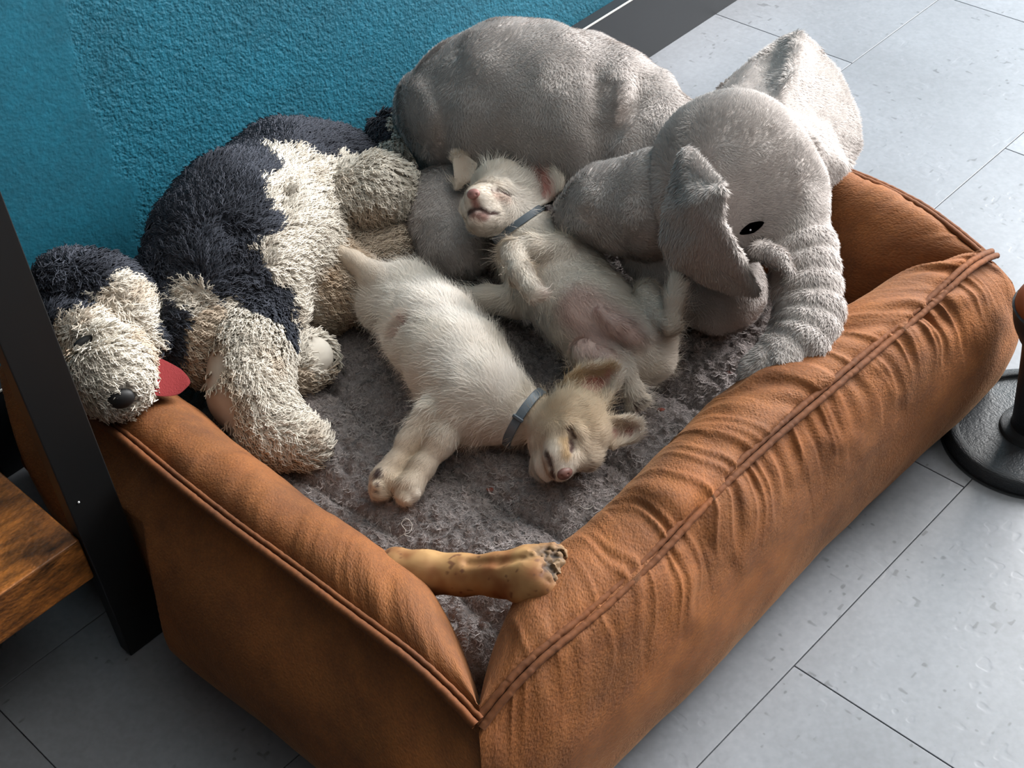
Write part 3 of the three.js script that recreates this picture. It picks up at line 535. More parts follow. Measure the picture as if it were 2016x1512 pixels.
// ---------- shaggy plush sheepdog ----------
const sheepdog = thing('plush_dog', 'shaggy slate blue and cream plush dog with a red tongue, against the teal wall', 'plush toy');
{
  const fabric = fabricOf('shag_backing'), strands = hairOf('shag', { roughness: 0.9 });
  const slate = [0.028, 0.032, 0.045], cream = [0.68, 0.63, 0.555], tanCream = [0.45, 0.34, 0.24], bare = [0.52, 0.44, 0.37];  // tan tone at set markers, many of them low, plus random blotches
  // patches of the coat: the nearest marker decides, with a ragged border
  const D = slate, C = cream, S = tanCream;
  const marks = [
    [D, [.6297,.26,-1.2667]], [D, [.6721,.28,-1.2773]], [D, [.734,.29,-1.2874]], [D, [.7931,.29,-1.295]], [D, [.8534,.29,-1.2824]], [D, [.8681,.28,-1.2461]], [D, [.8767,.275,-1.2202]], [D, [.6375,.3,-1.1862]], [D, [.6898,.31,-1.1866]], [D, [.7367,.305,-1.2153]], [D, [.6861,.305,-1.1568]], [D, [.6504,.305,-1.1297]], [D, [.6041,.305,-1.1055]], [D, [.6456,.275,-1.0987]], [D, [.6572,.245,-1.0874]], [D, [.654,.225,-1.0748]], [D, [.5908,.3,-1.1604]], [D, [.5843,.29,-1.12]], [D, [.6169,.285,-1.0855]], [D, [.7995,.3,-1.2617]], [D, [.8294,.295,-1.234]], [D, [.6723,.255,-1.1114]], [D, [.6452,.29,-1.1107]],
    [C, [.7861,.295,-1.2147]], [C, [.8113,.285,-1.1882]], [C, [.8405,.28,-1.1782]], [C, [.8701,.275,-1.1679]], [C, [.7452,.295,-1.179]], [C, [.7167,.285,-1.1608]], [C, [.6889,.275,-1.1432]], [C, [.6867,.26,-1.1187]], [C, [.6892,.235,-1.094]], [C, [.7361,.27,-1.1223]], [C, [.774,.275,-1.1389]], [C, [.869,.265,-1.1338]], [S, [.7605,.21,-1.0958]], [S, [.8094,.23,-1.1284]], [S, [.8255,.22,-1.1133]],
    [C, [.5793,.27,-1.1658]], [C, [.573,.26,-1.1658]], [S, [.5668,.25,-1.1252]], [S, [.5803,.265,-1.1064]], [C, [.5958,.265,-1.1001]], [C, [.6087,.265,-1.0904]], [C, [.6338,.245,-1.0763]], [C, [.6278,.22,-1.0637]], [C, [.5823,.25,-1.0537]], [C, [.5938,.21,-1.0339]], [S, [.5531,.2,-1.0768]], [S, [.5399,.17,-1.0441]], [C, [.5701,.19,-.9986]], [C, [.58,.185,-.9705]], [S, [.5671,.14,-1.0096]], [C, [.6677,.19,-1.068]], [S, [.6479,.16,-1.0791]],
    [D, [.5721,.285,-1.1729]], [D, [.558,.272,-1.1617]], [D, [.5507,.255,-1.1496]],
    [D, [.4813,.33,-1.2402]], [D, [.5025,.34,-1.2197]], [D, [.5311,.33,-1.2106]], [D, [.5578,.305,-1.2139]], [D, [.4643,.33,-1.1949]], [D, [.473,.345,-1.1543]], [D, [.4915,.345,-1.1501]], [C, [.5369,.31,-1.1818]], [C, [.5092,.315,-1.1538]], [C, [.5458,.28,-1.1753]], [C, [.5218,.275,-1.1487]], [C, [.4804,.325,-1.1389]], [C, [.4575,.32,-1.1712]], [S, [.4411,.3,-1.166]], [C, [.4661,.31,-1.1163]], [C, [.4628,.3,-1.0897]], [C, [.4432,.3,-1.1144]], [C, [.4583,.32,-1.1449]], [S, [.435,.27,-1.117]], [C, [.4483,.29,-1.0779]], [S, [.5013,.29,-1.1402]],
    [D, [1.0045,.19,-1.3225]], [C, [1.0228,.19,-1.3098]], [C, [.9894,.18,-1.2855]],
  ].map(([c, p]) => [c, ...p]);
  const tone = (p) => {
    const w = 0.012, x = p.x + w * 0.5 * noise(p.x * 60, p.y * 60, p.z * 60), y = p.y + w * 0.5 * noise(p.x * 60 + 5, p.y * 60, p.z * 60), z = p.z + w * 0.5 * noise(p.x * 60, p.y * 60 + 7, p.z * 60);
    let best = 9, c = C; for (const m of marks) { const d = (x - m[1]) ** 2 + (y - m[2]) ** 2 + (z - m[3]) ** 2; if (d < best) { best = d; c = m[0]; } }
    const blotch = step(0.1, 0.5, fbm(p.x * 22, p.y * 22, p.z * 22 + 4, 3));
    if (c === C) return mix3(cream, tanCream, 0.55 * blotch);
    if (c === S) return mix3(tanCream, cream, 0.35 * (1 - blotch));
    return mix3(slate, [0.045, 0.051, 0.070], 0.5 + 0.5 * noise(p.x * 50, p.y * 50, p.z * 50));
  };
  const shag = tuft({ hairs: 5, spread: 0.0034, length: 0.0118, width: 0.0019, lean: 0.85, curl: 0.22, bend: 0.35, segs: 4, round: true, soft: 0.3, seed: 11 });
  function piece(name, soft, cell, extra = {}) {
    const g = soft.build(cell); paint(g, (x, y, z) => tone(V(x, y, z)).map((v) => v * 0.9));
    const m = mesh(name, g, fabric, sheepdog);
    const k = 24, comb = (p) => { const d = soft.flow(p.x, p.y, p.z); return d.multiplyScalar(extra.along ?? 0.6).add(V(0.9 * noise(p.x * k, p.y * k, p.z * k), -0.5 + 0.7 * noise(p.x * k + 9, p.y * k, p.z * k), 0.9 * noise(p.x * k, p.y * k + 7, p.z * k))); };
    coat('shaggy_pile', m, g, shag, strands, { spacing: 0.0046, comb, tone, seed: name.length * 17, jitter: 0.7, vary: 0.2, skip: (p, n) => n.y < -0.8, ...extra });
    return m;
  }
  const body = new Soft();
  body.chain([[.6363,.228,-1.1972,.0727], [.6628,.232,-1.2066,.0837], [.7159,.238,-1.225,.0924], [.813,.24,-1.258,.0765], [.8616,.235,-1.2453,.0577]], 0.03);
  body.chain([[.754,.215,-1.1854,.0612], [.756,.186,-1.1499,.0471], [.7795,.18,-1.1242,.0366]], 0.02); body.ball([.6716,.215,-1.1271,.0316], 0.02);
  for (const [a, b] of [[[.7683,.31,-1.2025,.0029], [.6899,.305,-1.1221,.0038]], [[.7814,.297,-1.1505,.0028], [.7123,.265,-1.1044,.0039]], [[.8118,.29,-1.1347,.0023], [.7562,.285,-1.1244,.0039]], [[.6583,.318,-1.1795,.0033], [.6623,.285,-1.0989,.0054]], [[.5975,.29,-1.2008,.0027], [.6175,.305,-1.0883,.0032]]]) body.bone(a, b, 0.014, { carve: true });
  body.rest = resting(); body.detail = (x, y, z) => 0.005 * fbm(x * 22, y * 22, z * 22, 3);
  piece('body', body, 0.0045);
  const thigh = new Soft(); thigh.chain([[.8388,.25,-1.1835,.0393], [.8621,.25,-1.1645,.0369], [.8793,.245,-1.1533,.0275]], 0.02); thigh.detail = (x, y, z) => 0.004 * fbm(x * 25, y * 25, z * 25, 2); piece('hind_leg', thigh, 0.0045);
  const low = new Soft(); low.chain([[.8101,.19,-1.1653,.0396], [.8538,.185,-1.1515,.0388], [.8783,.182,-1.1425,.0305]], 0.02); low.rest = resting(); piece('hind_leg', low, 0.0045);
  const chest = new Soft(); chest.chain([[.5779,.238,-1.1812,.0343], [.5975,.215,-1.1652,.0503], [.6086,.19,-1.1425,.0393]], 0.03); chest.rest = resting(0.02); piece('chest', chest, 0.0045);
  // the front leg is worn bald on its outer side
  const leg = new Soft(); leg.chain([[.6424,.212,-1.1279,.0403], [.6088,.205,-1.1016,.0397], [.577,.19,-1.0702,.0369], [.5703,.165,-1.0316,.0313], [.5843,.16,-.9907,.0225]], 0.025); leg.rest = resting(0.01);
  const bald = [[.5589,.2,-1.0949], [.5726,.21,-1.1118], [.546,.19,-1.0712], [.5534,.18,-1.0976]].map((p) => V(...p)), baldness = (p) => { let d = 9; for (const b of bald) d = Math.min(d, b.distanceTo(p)); return d + 0.006 * noise(p.x * 90, p.y * 90, p.z * 90) < 0.032; };
  const legTone = tone;
  {
    const g = leg.build(0.004); paint(g, (x, y, z) => (baldness(V(x, y, z)) ? mix3(bare, tanCream, clamp(0.25 + 0.5 * fbm(x * 60, y * 60, z * 60, 3))) : legTone(V(x, y, z))));
    const m = mesh('front_leg', g, fabric, sheepdog), k = 30;
    coat('shaggy_pile', m, g, shag, strands, { spacing: 0.0044, comb: (p) => leg.flow(p.x, p.y, p.z).multiplyScalar(0.7).add(V(0.8 * noise(p.x * k, p.y * k, p.z * k), 0.7 * noise(p.x * k + 9, p.y * k, p.z * k), 0.8 * noise(p.x * k, p.y * k + 7, p.z * k))), tone: legTone, jitter: 0.8, vary: 0.2, seed: 91, skip: (p, n, r) => n.y < -0.8 || (baldness(p) && r() < 0.985) });
  }
  const paw = new Soft(); paw.chain([[.6441,.165,-1.0952,.026], [.6621,.165,-1.0902,.0261], [.6772,.166,-1.083,.0216]], 0.02); paw.rest = resting();
  { const tip = V(...[.6798,.185,-1.0618]); piece('front_leg', paw, 0.004, { skip: (p, n) => n.y < -0.8 || tip.distanceTo(p) < 0.023 }); }
  // head
  const head = new Soft();
  head.chain([[.5052,.285,-1.2518,.0402], [.5273,.283,-1.2275,.0391]], 0.03); head.ball([.5296,.272,-1.1979,.0335], 0.02);
  head.bone([.5248,.258,-1.1768,.0215], [.5313,.25,-1.1543,.0118], 0.02);
  head.chain([[.4641,.275,-1.1575,.0333], [.4636,.274,-1.1251,.0381], [.4596,.27,-1.1078,.0307]], 0.015);
  head.bone([.4643,.29,-1.2066,.0211], [.4766,.29,-1.1779,.0209], 0.015);
  groove(head, [onto(head, [.288,.62,-.7646],[.5389,.08,-1.4305]), onto(head, [.3027,.62,-.7593],[.5663,.08,-1.4206]), onto(head, [.3201,.62,-.7489],[.5989,.08,-1.4011]), onto(head, [.3246,.62,-.7299],[.6072,.08,-1.3657])], 0.004, 0.014);
  head.detail = (x, y, z) => 0.003 * fbm(x * 25, y * 25, z * 25, 2);
  const noseAt = onto(head, [.287,.62,-.6937],[.5369,.08,-1.2979], 0.001), eyeAt = onto(head, [.3027,.62,-.7593],[.5663,.08,-1.4206], 0.001), noseN = gradient(head, noseAt);
  const headMesh = piece('head', head, 0.004, { spacing: 0.0042, skip: (p) => p.distanceTo(noseAt) < 0.012 || p.distanceTo(eyeAt) < 0.0115 });
  const black = new THREE.MeshPhysicalMaterial({ name: 'black_felt', color: 0x0d0d10, roughness: 0.6 });
  const nose = new THREE.SphereGeometry(1, 28, 18); nose.scale(0.0132, 0.0075, 0.0105);
  { const nn = noseN, ax = V(0.69, -0.08, 0.72); ax.addScaledVector(nn, -ax.dot(nn)).normalize(); nose.applyMatrix4(new THREE.Matrix4().makeBasis(ax, nn, V().crossVectors(ax, nn)).setPosition(noseAt.addScaledVector(nn, 0.003))); }
  mesh('nose', nose, black, sheepdog);
  const eye = new THREE.SphereGeometry(1, 20, 14); eye.scale(0.0115, 0.005, 0.005);
  { const ax = V(...[.457,.33,-1.1129]).sub(V(...[.4316,.33,-1.1159])).normalize(); const up = V(-0.45, 0.75, 0.5); up.addScaledVector(ax, -up.dot(ax)).normalize(); eye.applyMatrix4(new THREE.Matrix4().makeBasis(ax, up, V().crossVectors(ax, up)).setPosition(eyeAt.addScaledVector(up, 0.002))); }
  mesh('eye', eye, black, sheepdog);
  // red felt tongue, a flat rounded strap with thickness
  const tl = [[.5012,.275,-1.1233], [.5137,.262,-1.1159], [.524,.25,-1.0992], [.5265,.245,-1.0799]], tr = [[.4731,.262,-1.0808], [.4849,.25,-1.0768], [.5004,.243,-1.0719], [.5141,.243,-1.0693]];
  const cl = new THREE.CatmullRomCurve3(tl.map((p) => V(...p))), cr = new THREE.CatmullRomCurve3(tr.map((p) => V(...p)));
  const ring = (t, v) => { const a = cl.getPoint(t), b = cr.getPoint(t), mid = a.clone().add(b).multiplyScalar(0.5), w = Math.pow(1 - Math.pow(clamp((t - 0.72) / 0.28), 2), 0.5) * 0.97 + 0.03; return mid.add(a.sub(b).multiplyScalar(0.5 * w * v)); };
  const up = V(-0.49, 0.67, 0.55), tongue = gridSurface(40, 36, (i, j) => { const t = i / 39, a = j / 36 * 6.2832, p = ring(Math.min(t * 1.0, 1), Math.cos(a)); return p.addScaledVector(up, 0.0016 * Math.sin(a) * (t > 0.97 ? 0.4 : 1) + 0.004 * Math.sin(t * 3)); }, null, true);
  const felt = texture(256, (u, v) => 0.5 * tiled(u, v, 60, 201, 2) + 0.5 * tiled(u, v, 110, 203, 1));
  const tm = mesh('tongue', tongue, new THREE.MeshStandardMaterial({ name: 'red_felt', color: 0x741619, roughness: 0.9, bumpMap: felt, bumpScale: 0.0006 }), sheepdog); tm.userData.label = 'red felt tongue';
  const tail = new Soft(); tail.chain([[.9958,.17,-1.3212,.0173], [1.02,.185,-1.3265,.02], [1.0014,.18,-1.2888,.0224]], 0.02); piece('tail', tail, 0.0045);
}
// ---------- two cream puppies asleep ----------
const furHair = hairOf('puppy_hair', { roughness: 0.7, sheen: 0.25, sheenColor: new THREE.Color(1, 0.95, 0.88) });
const skinFur = fabricOf('puppy_coat', { roughness: 0.8 });
const moist = new THREE.MeshPhysicalMaterial({ name: 'nose_leather', vertexColors: true, roughness: 0.5 });
const strap = new THREE.MeshPhysicalMaterial({ name: 'grey_collar_rubber', color: 0x57626c, roughness: 0.38 });
const fine = tuft({ hairs: 22, spread: 0.0032, length: 0.0072, width: 0.00042, lean: 1.12, curl: 0.05, bend: 0.3, segs: 2, soft: 0.72, seed: 21 });
const wisp = tuft({ hairs: 10, spread: 0.003, length: 0.017, width: 0.0004, lean: 0.85, curl: 0.12, bend: 0.4, segs: 4, soft: 0.6, seed: 23 });
const T = { white: [0.86, 0.80, 0.735], cream: [0.73, 0.60, 0.445], tan: [0.57, 0.39, 0.215], belly: [0.66, 0.465, 0.415], pink: [0.52, 0.255, 0.225], rose: [0.40, 0.13, 0.115], pad: [0.09, 0.055, 0.05], lid: [0.085, 0.04, 0.033], ear: [0.70, 0.34, 0.29] };
const seg = (p, a, b) => { const ab = b.clone().sub(a), t = clamp(p.clone().sub(a).dot(ab) / ab.lengthSq()); return p.distanceTo(a.clone().addScaledVector(ab, t)); };
// marks: [tone, reach, soft edge, points...] painted along a line of points over the tone of the coat
const markTone = (base, marks) => (p) => {
  let c = base(p);
  for (const [tone, reach, soft, ...pts] of marks) { let d = 9; for (let i = 0; i < pts.length; i++) d = Math.min(d, i + 1 < pts.length ? seg(p, pts[i], pts[i + 1]) : p.distanceTo(pts[i])); const w = 1 - step(reach - soft, reach + soft, d + 0.0012 * noise(p.x * 240, p.y * 240, p.z * 240)); if (w > 0) c = mix3(c, tone, w); }
  return c;
};
const lineNear = (p, pts, r) => { for (let i = 0; i + 1 < pts.length; i++) if (seg(p, pts[i], pts[i + 1]) < r) return true; return false; };
function dress(puppy, soft, tone, { cell = 0.0023, short, long, seed, bare }) {
  const g = soft.build(cell); paint(g, (x, y, z) => tone(V(x, y, z)).map((v) => v * 0.8));  // skin colour darkened to match the self-shadowed fur over it
  const m = mesh('body', g, skinFur, puppy);
  const comb = (p) => { const d = soft.flow(p.x, p.y, p.z), k = 30; return d.add(V(0.35 * noise(p.x * k, p.y * k, p.z * k), -0.15 + 0.3 * noise(p.x * k + 9, p.y * k, p.z * k), 0.35 * noise(p.x * k, p.y * k + 7, p.z * k))); };
  coat('fur', m, g, fine, furHair, { spacing: 0.0021, comb, tone, seed, jitter: 0.35, vary: 0.12, size: short, skip: (p, n, r) => n.y < -0.7 || r() < bare(p) });
  coat('long_fur', m, g, wisp, furHair, { spacing: 0.0034, comb, tone, seed: seed + 3, jitter: 0.6, vary: 0.12, skip: (p, n, r) => n.y < -0.8 || r() > long(p) });
  return m;
}
// a collar that follows the neck it goes round
function collarRing(puppy, soft, centre, axis, lift, width) {
  const a = axis.clone().normalize(), u = V(0, 1, 0).addScaledVector(a, -a.y).normalize(), w = V().crossVectors(a, u), n = 96, th = 0.0011;
  const raw = Array.from({ length: n }, (_, i) => { const q = i / n * 6.28319, d = u.clone().multiplyScalar(Math.cos(q)).addScaledVector(w, Math.sin(q)); let r = 0.012; while (r < 0.046 && soft.at(centre.x + d.x * r, centre.y + d.y * r, centre.z + d.z * r) < 0) r += 0.0005; return Math.min(r, 0.04); });
  const reach = raw.map((_, i) => { let t = 0; for (let k = -7; k <= 7; k++) t += raw[(i + k + n) % n]; return t / 15; });
  const sec = [[-width / 2, th], [-width / 2 + 0.0006, th * 1.4], [width / 2 - 0.0006, th * 1.4], [width / 2, th], [width / 2, -th], [-width / 2, -th]];
  const g = gridSurface(n + 1, sec.length, (i, j) => { const q = i / n * 6.28319, r = reach[i % n] + lift + sec[j][1]; return centre.clone().addScaledVector(u, r * Math.cos(q)).addScaledVector(w, r * Math.sin(q)).addScaledVector(a, sec[j][0]); }, null, true).toNonIndexed(); g.computeVertexNormals();
  const m = mesh('collar', g, strap, puppy); m.userData.label = 'narrow slate grey collar'; const near = (from, to) => {                                        // the place on the ring that a line of sight meets
    const f = V(...from), d = V(...to).sub(f).normalize(); let best = 9, p, nn;
    for (let i = 0; i < n; i++) { const q = i / n * 6.28319, dir = u.clone().multiplyScalar(Math.cos(q)).addScaledVector(w, Math.sin(q)), pt = centre.clone().addScaledVector(dir, reach[i] + lift + 0.0022), off = pt.clone().sub(f), e = off.addScaledVector(d, -off.dot(d)).length() + (dir.dot(d) > 0 ? 1 : 0); if (e < best) { best = e; p = pt; nn = dir; } }
    return { p, n: nn };
  };
  return { m, a, u, w, near };
}

{ // the puppy in front, on its back with its head towards the viewer
  const puppy = thing('puppy', 'cream puppy in front, asleep on its back, head upside down towards the bone', 'puppy', [0, 0, 0], 'sleeping puppies');
  const s = new Soft(), f = { flow: -1 };
  s.chain([[.7992,.18,-1.0584,.043], [.7732,.187,-.988,.0483], [.7495,.191,-.9208,.05], [.7333,.186,-.8709,.0458], [.7415,.178,-.8397,.0281], [.7533,.177,-.8194,.0248]], 0.018, f);
  s.ball([.7745,.182,-1.0743,.0266], 0.02); s.chain([[.7895,.196,-1.0748,.0254], [.7799,.212,-1.0892,.0155], [.7745,.226,-1.1095,.0098], [.7688,.236,-1.1234,.008]], 0.012, { flow: 0.7 });
  s.chain([[.705,.197,-.868,.0189], [.6685,.178,-.8654,.0131], [.6352,.164,-.8634,.0099], [.6134,.157,-.86,.0114], [.6037,.154,-.8562,.0082]], 0.012);
  s.chain([[.6825,.19,-.8931,.0153], [.6492,.174,-.8933,.0105], [.6223,.164,-.8896,.0089], [.6035,.158,-.8874,.0114], [.5918,.154,-.884,.0083]], 0.012);
  for (const q of [[.598,.156,-.8558], [.5983,.157,-.8484], [.6053,.16,-.8477], [.587,.165,-.8803], [.584,.157,-.8802], [.5904,.152,-.8775]]) s.ball([...q, 0.0052], 0.005);
  // head
  const skull = [.7672,.188,-.7721,.0332];
  s.ball(skull, 0.012); s.ball([.7608,.184,-.7513,.0258], 0.012); s.ball([.744,.181,-.7838,.0218], 0.014);
  s.chain([[.742,.19,-.7602,.0205], [.7221,.186,-.7478,.0157], [.714,.18,-.7424,.0122]], 0.012); s.chain([[.7312,.172,-.7756,.0166], [.718,.166,-.7668,.0124], [.7107,.164,-.7574,.0072]], 0.008);
  s.ball([.7427,.176,-.7357,.0133], 0.014);
  const ear = { flow: [0.7, 0.25, -0.15] };
  const E1 = [[.789,.212,-.8012], [.8075,.222,-.7904], [.8249,.222,-.771], [.8272,.216,-.7589], [.8156,.205,-.7556], [.7973,.198,-.7551], [.7857,.203,-.7792], [.8136,.196,-.787]];
  s.fan(E1, [[0, 1, 7], [1, 2, 7], [2, 3, 7], [3, 4, 7], [4, 5, 7], [0, 7, 6], [5, 6, 7]], 0.0021, 0.005, ear);
  const E2 = [[.7825,.196,-.7423], [.7993,.193,-.7311], [.8063,.186,-.7198], [.8049,.178,-.7134], [.797,.172,-.7164], [.7742,.172,-.7261], [.797,.172,-.7328]];
  s.fan(E2, [[0, 1, 6], [1, 2, 6], [2, 3, 6], [3, 4, 6], [4, 5, 6], [0, 6, 5]], 0.0021, 0.005, ear);
  // closed eye, mouth line, fold of the groin
  const eye = [onto(s, [.4456,.62,-.452],[.8338,.08,-.8457]), onto(s, [.441,.62,-.4454],[.8251,.08,-.8332]), onto(s, [.4341,.62,-.4391],[.8121,.08,-.8215])], mouth = [onto(s, [.4226,.62,-.4506],[.7906,.08,-.843]), onto(s, [.4192,.62,-.4441],[.7843,.08,-.8309]), onto(s, [.4146,.62,-.4379],[.7758,.08,-.8193]), onto(s, [.4102,.62,-.433],[.7674,.08,-.8101])];
  const brow = [onto(s, [.4476,.62,-.455],[.8375,.08,-.8514], -0.004), onto(s, [.4466,.62,-.4467],[.8355,.08,-.8358], -0.004), onto(s, [.4402,.62,-.4369],[.8236,.08,-.8174], -0.004)]; s.bone([...brow[0].toArray(), 0.005], [...brow[1].toArray(), 0.0062], 0.006); s.bone([...brow[1].toArray(), 0.0062], [...brow[2].toArray(), 0.005], 0.006);
  groove(s, eye, 0.0028, 0.003); groove(s, mouth, 0.0014, 0.003);
  for (const t of [[onto(s, [.3437,.62,-.4843],[.643,.08,-.9062]), onto(s, [.3504,.62,-.4907],[.6556,.08,-.918])], [onto(s, [.3417,.62,-.4874],[.6393,.08,-.9119]), onto(s, [.3483,.62,-.4932],[.6517,.08,-.9228])], [onto(s, [.3389,.62,-.4983],[.6341,.08,-.9324]), onto(s, [.3456,.62,-.5043],[.6466,.08,-.9435])], [onto(s, [.3362,.62,-.4998],[.629,.08,-.935]), onto(s, [.3425,.62,-.5049],[.6407,.08,-.9446])]]) groove(s, t, 0.0012, 0.003);
  const g1 = onto(s, [.453,.62,-.6036],[.8475,.08,-1.1293]), g2 = onto(s, [.4345,.62,-.5975],[.8129,.08,-1.1179]);
  s.bone([...g1.toArray(), 0.003], [...g2.toArray(), 0.004], 0.01, { carve: true });
  s.rest = resting(0.003); s.detail = (x, y, z) => 0.0012 * fbm(x * 60, y * 60, z * 60, 2);
  const headC = V(...skull.slice(0, 3)), chest = V(...[.7097,.23,-.8546]), belly = V(...[.7422,.23,-.9404]);
  const limbs = [[V(...[.6681,.176,-.8668]), V(...[.6061,.156,-.857])], [V(...[.6487,.172,-.8947]), V(...[.593,.156,-.8841])], [V(...[.7785,.212,-1.0894]), V(...[.7691,.237,-1.127])]], onLegs = (p) => limbs.some(([a, b]) => seg(p, a, b) < 0.022);
  const base = (p) => {
    const toHead = 1 - step(0.03, 0.075, p.distanceTo(headC)), patch = fbm(p.x * 18, p.y * 18, p.z * 18, 3);
    const legs = Math.max(1 - step(0.0, 0.05, seg(p, V(...[.6853,.17,-.8764]), V(...[.5988,.16,-.8711]))), 1 - step(0.0, 0.03, seg(p, V(...[.7785,.212,-1.0894]), V(...[.7691,.237,-1.127]))));
    return mix3(mix3(T.white, T.cream, clamp(0.12 + 0.4 * patch)), mix3(T.cream, T.tan, clamp(0.4 + 0.6 * patch)), clamp(Math.max(toHead * 0.95, legs * 0.8)));
  };
  const tone = markTone(base, [
    [T.pink, 0.0045, 0.003, g1, g2], [T.tan, 0.006, 0.005, onto(s, [.4382,.62,-.4489],[.8198,.08,-.8399]), onto(s, [.4295,.62,-.4394],[.8036,.08,-.8221])], [[0.5, 0.36, 0.27], 0.005, 0.004, onto(s, [.415,.62,-.4439],[.7765,.08,-.8306]), onto(s, [.4093,.62,-.4354],[.7658,.08,-.8146])], [T.lid, 0.0042, 0.0014, ...eye], [T.lid, 0.0032, 0.0018, ...mouth],
    [T.tan, 0.006, 0.006, onto(s, [.4795,.62,-.4832],[.8972,.08,-.904]), onto(s, [.5016,.62,-.4668],[.9384,.08,-.8733])], [T.ear, 0.010, 0.004, onto(s, [.4787,.62,-.4664],[.8957,.08,-.8726]), onto(s, [.4842,.62,-.4654],[.906,.08,-.8707])], [T.ear, 0.006, 0.004, onto(s, [.4834,.62,-.4664],[.9045,.08,-.8726]), onto(s, [.4931,.62,-.464],[.9225,.08,-.8681])],
    [T.pink, 0.005, 0.004, onto(s, [.4584,.62,-.428],[.8576,.08,-.8008]), onto(s, [.4661,.62,-.4219],[.872,.08,-.7894])],
    [T.pad, 0.0042, 0.0012, onto(s, [.3487,.62,-.5161],[.6524,.08,-.9656]), onto(s, [.3463,.62,-.5144],[.6479,.08,-.9625])], [T.pad, 0.0028, 0.001, onto(s, [.3398,.62,-.5081],[.6357,.08,-.9507])], [T.pad, 0.0028, 0.001, onto(s, [.3356,.62,-.5049],[.628,.08,-.9446])],
  ]);
  const collarC = V(...[.7531,.178,-.8228]), collarA = V(...[.7489,.18,-.7877]).sub(V(...[.7531,.178,-.8523])), sight = V(...[.7531,.178,-.8228]).sub(camera.position).normalize(), inCollar = (p) => { const d = p.clone().sub(collarC), a = d.dot(collarA); return Math.abs(a) < 0.0062 && d.length() < 0.055; };
  collarA.addScaledVector(sight, -0.75 * collarA.dot(sight)).normalize();
  const earMid = [onto(s, [.4798,.62,-.4665],[.8977,.08,-.8728]), onto(s, [.4627,.62,-.4247],[.8658,.08,-.7945])], muzzle = V(...[.7166,.182,-.7473]), inEar = (p) => earMid.some((e, i) => p.distanceTo(e) < (i ? 0.012 : 0.018));
  dress(puppy, s, tone, { seed: 301,
    short: (p) => (p.distanceTo(muzzle) < 0.03 ? 0.42 : p.distanceTo(headC) < 0.05 ? 0.65 : onLegs(p) ? 0.6 : inEar(p) ? 0.5 : 1.0),
    bare: (p) => (inCollar(p) || lineNear(p, eye, 0.0046) ? 1 : inEar(p) ? 0.97 : Math.min(g1.distanceTo(p), g2.distanceTo(p)) < 0.006 ? 0.85 : 0),
    long: (p) => (p.distanceTo(muzzle) < 0.045 || inCollar(p) || onLegs(p) ? 0 : inEar(p) ? 0.02 : 0.16 + 0.4 * (1 - step(0.02, 0.05, p.distanceTo(V(...[.7847,.19,-.8112]))))) });
  // nose: a small button with two nostrils
  const n0 = onto(s, [.4165,.62,-.4292],[.7792,.08,-.8029], -0.001), nb = new Soft();
  nb.egg(n0.toArray(), [0.0078, 0.0056, 0.0066], [V(0.69, -0.08, 0.72), gradient(s, n0), V().crossVectors(V(0.69, -0.08, 0.72), gradient(s, n0)).normalize()], 0.003);
  for (const e of [[[.4134,.62,-.4291],[.7734,.08,-.8028]], [[.4172,.62,-.427],[.7805,.08,-.7989]]]) { const q = onto(nb, ...e); nb.ball([...q.toArray(), 0.0012], 0.001, { carve: true }); }
  const ng = nb.build(0.0008); paint(ng, (x, y, z) => mix3([0.12, 0.052, 0.043], [0.19, 0.088, 0.072], 0.5 + 0.5 * noise(x * 200, y * 200, z * 200)));
  mesh('nose', ng, moist, puppy);
  const cA = V(...[.7408,.178,-.8405]), cB = V(...[.751,.181,-.7989]);
  const c = collarRing(puppy, s, collarC, collarA, 0.0022, 0.0095);
  // keeper of the collar
  const { p: k, n: kn } = c.near([.4329,.62,-.4817],[.81,.08,-.9012]), kb = new RoundedBoxGeometry(0.0036, 0.003, 0.0125, 2, 0.0009);
  const kx = c.a.clone().addScaledVector(kn, -c.a.dot(kn)).normalize(); kb.applyMatrix4(new THREE.Matrix4().makeBasis(V().crossVectors(kn, kx), kn, kx).setPosition(k)); mesh('buckle', kb, strap, c.m);
}
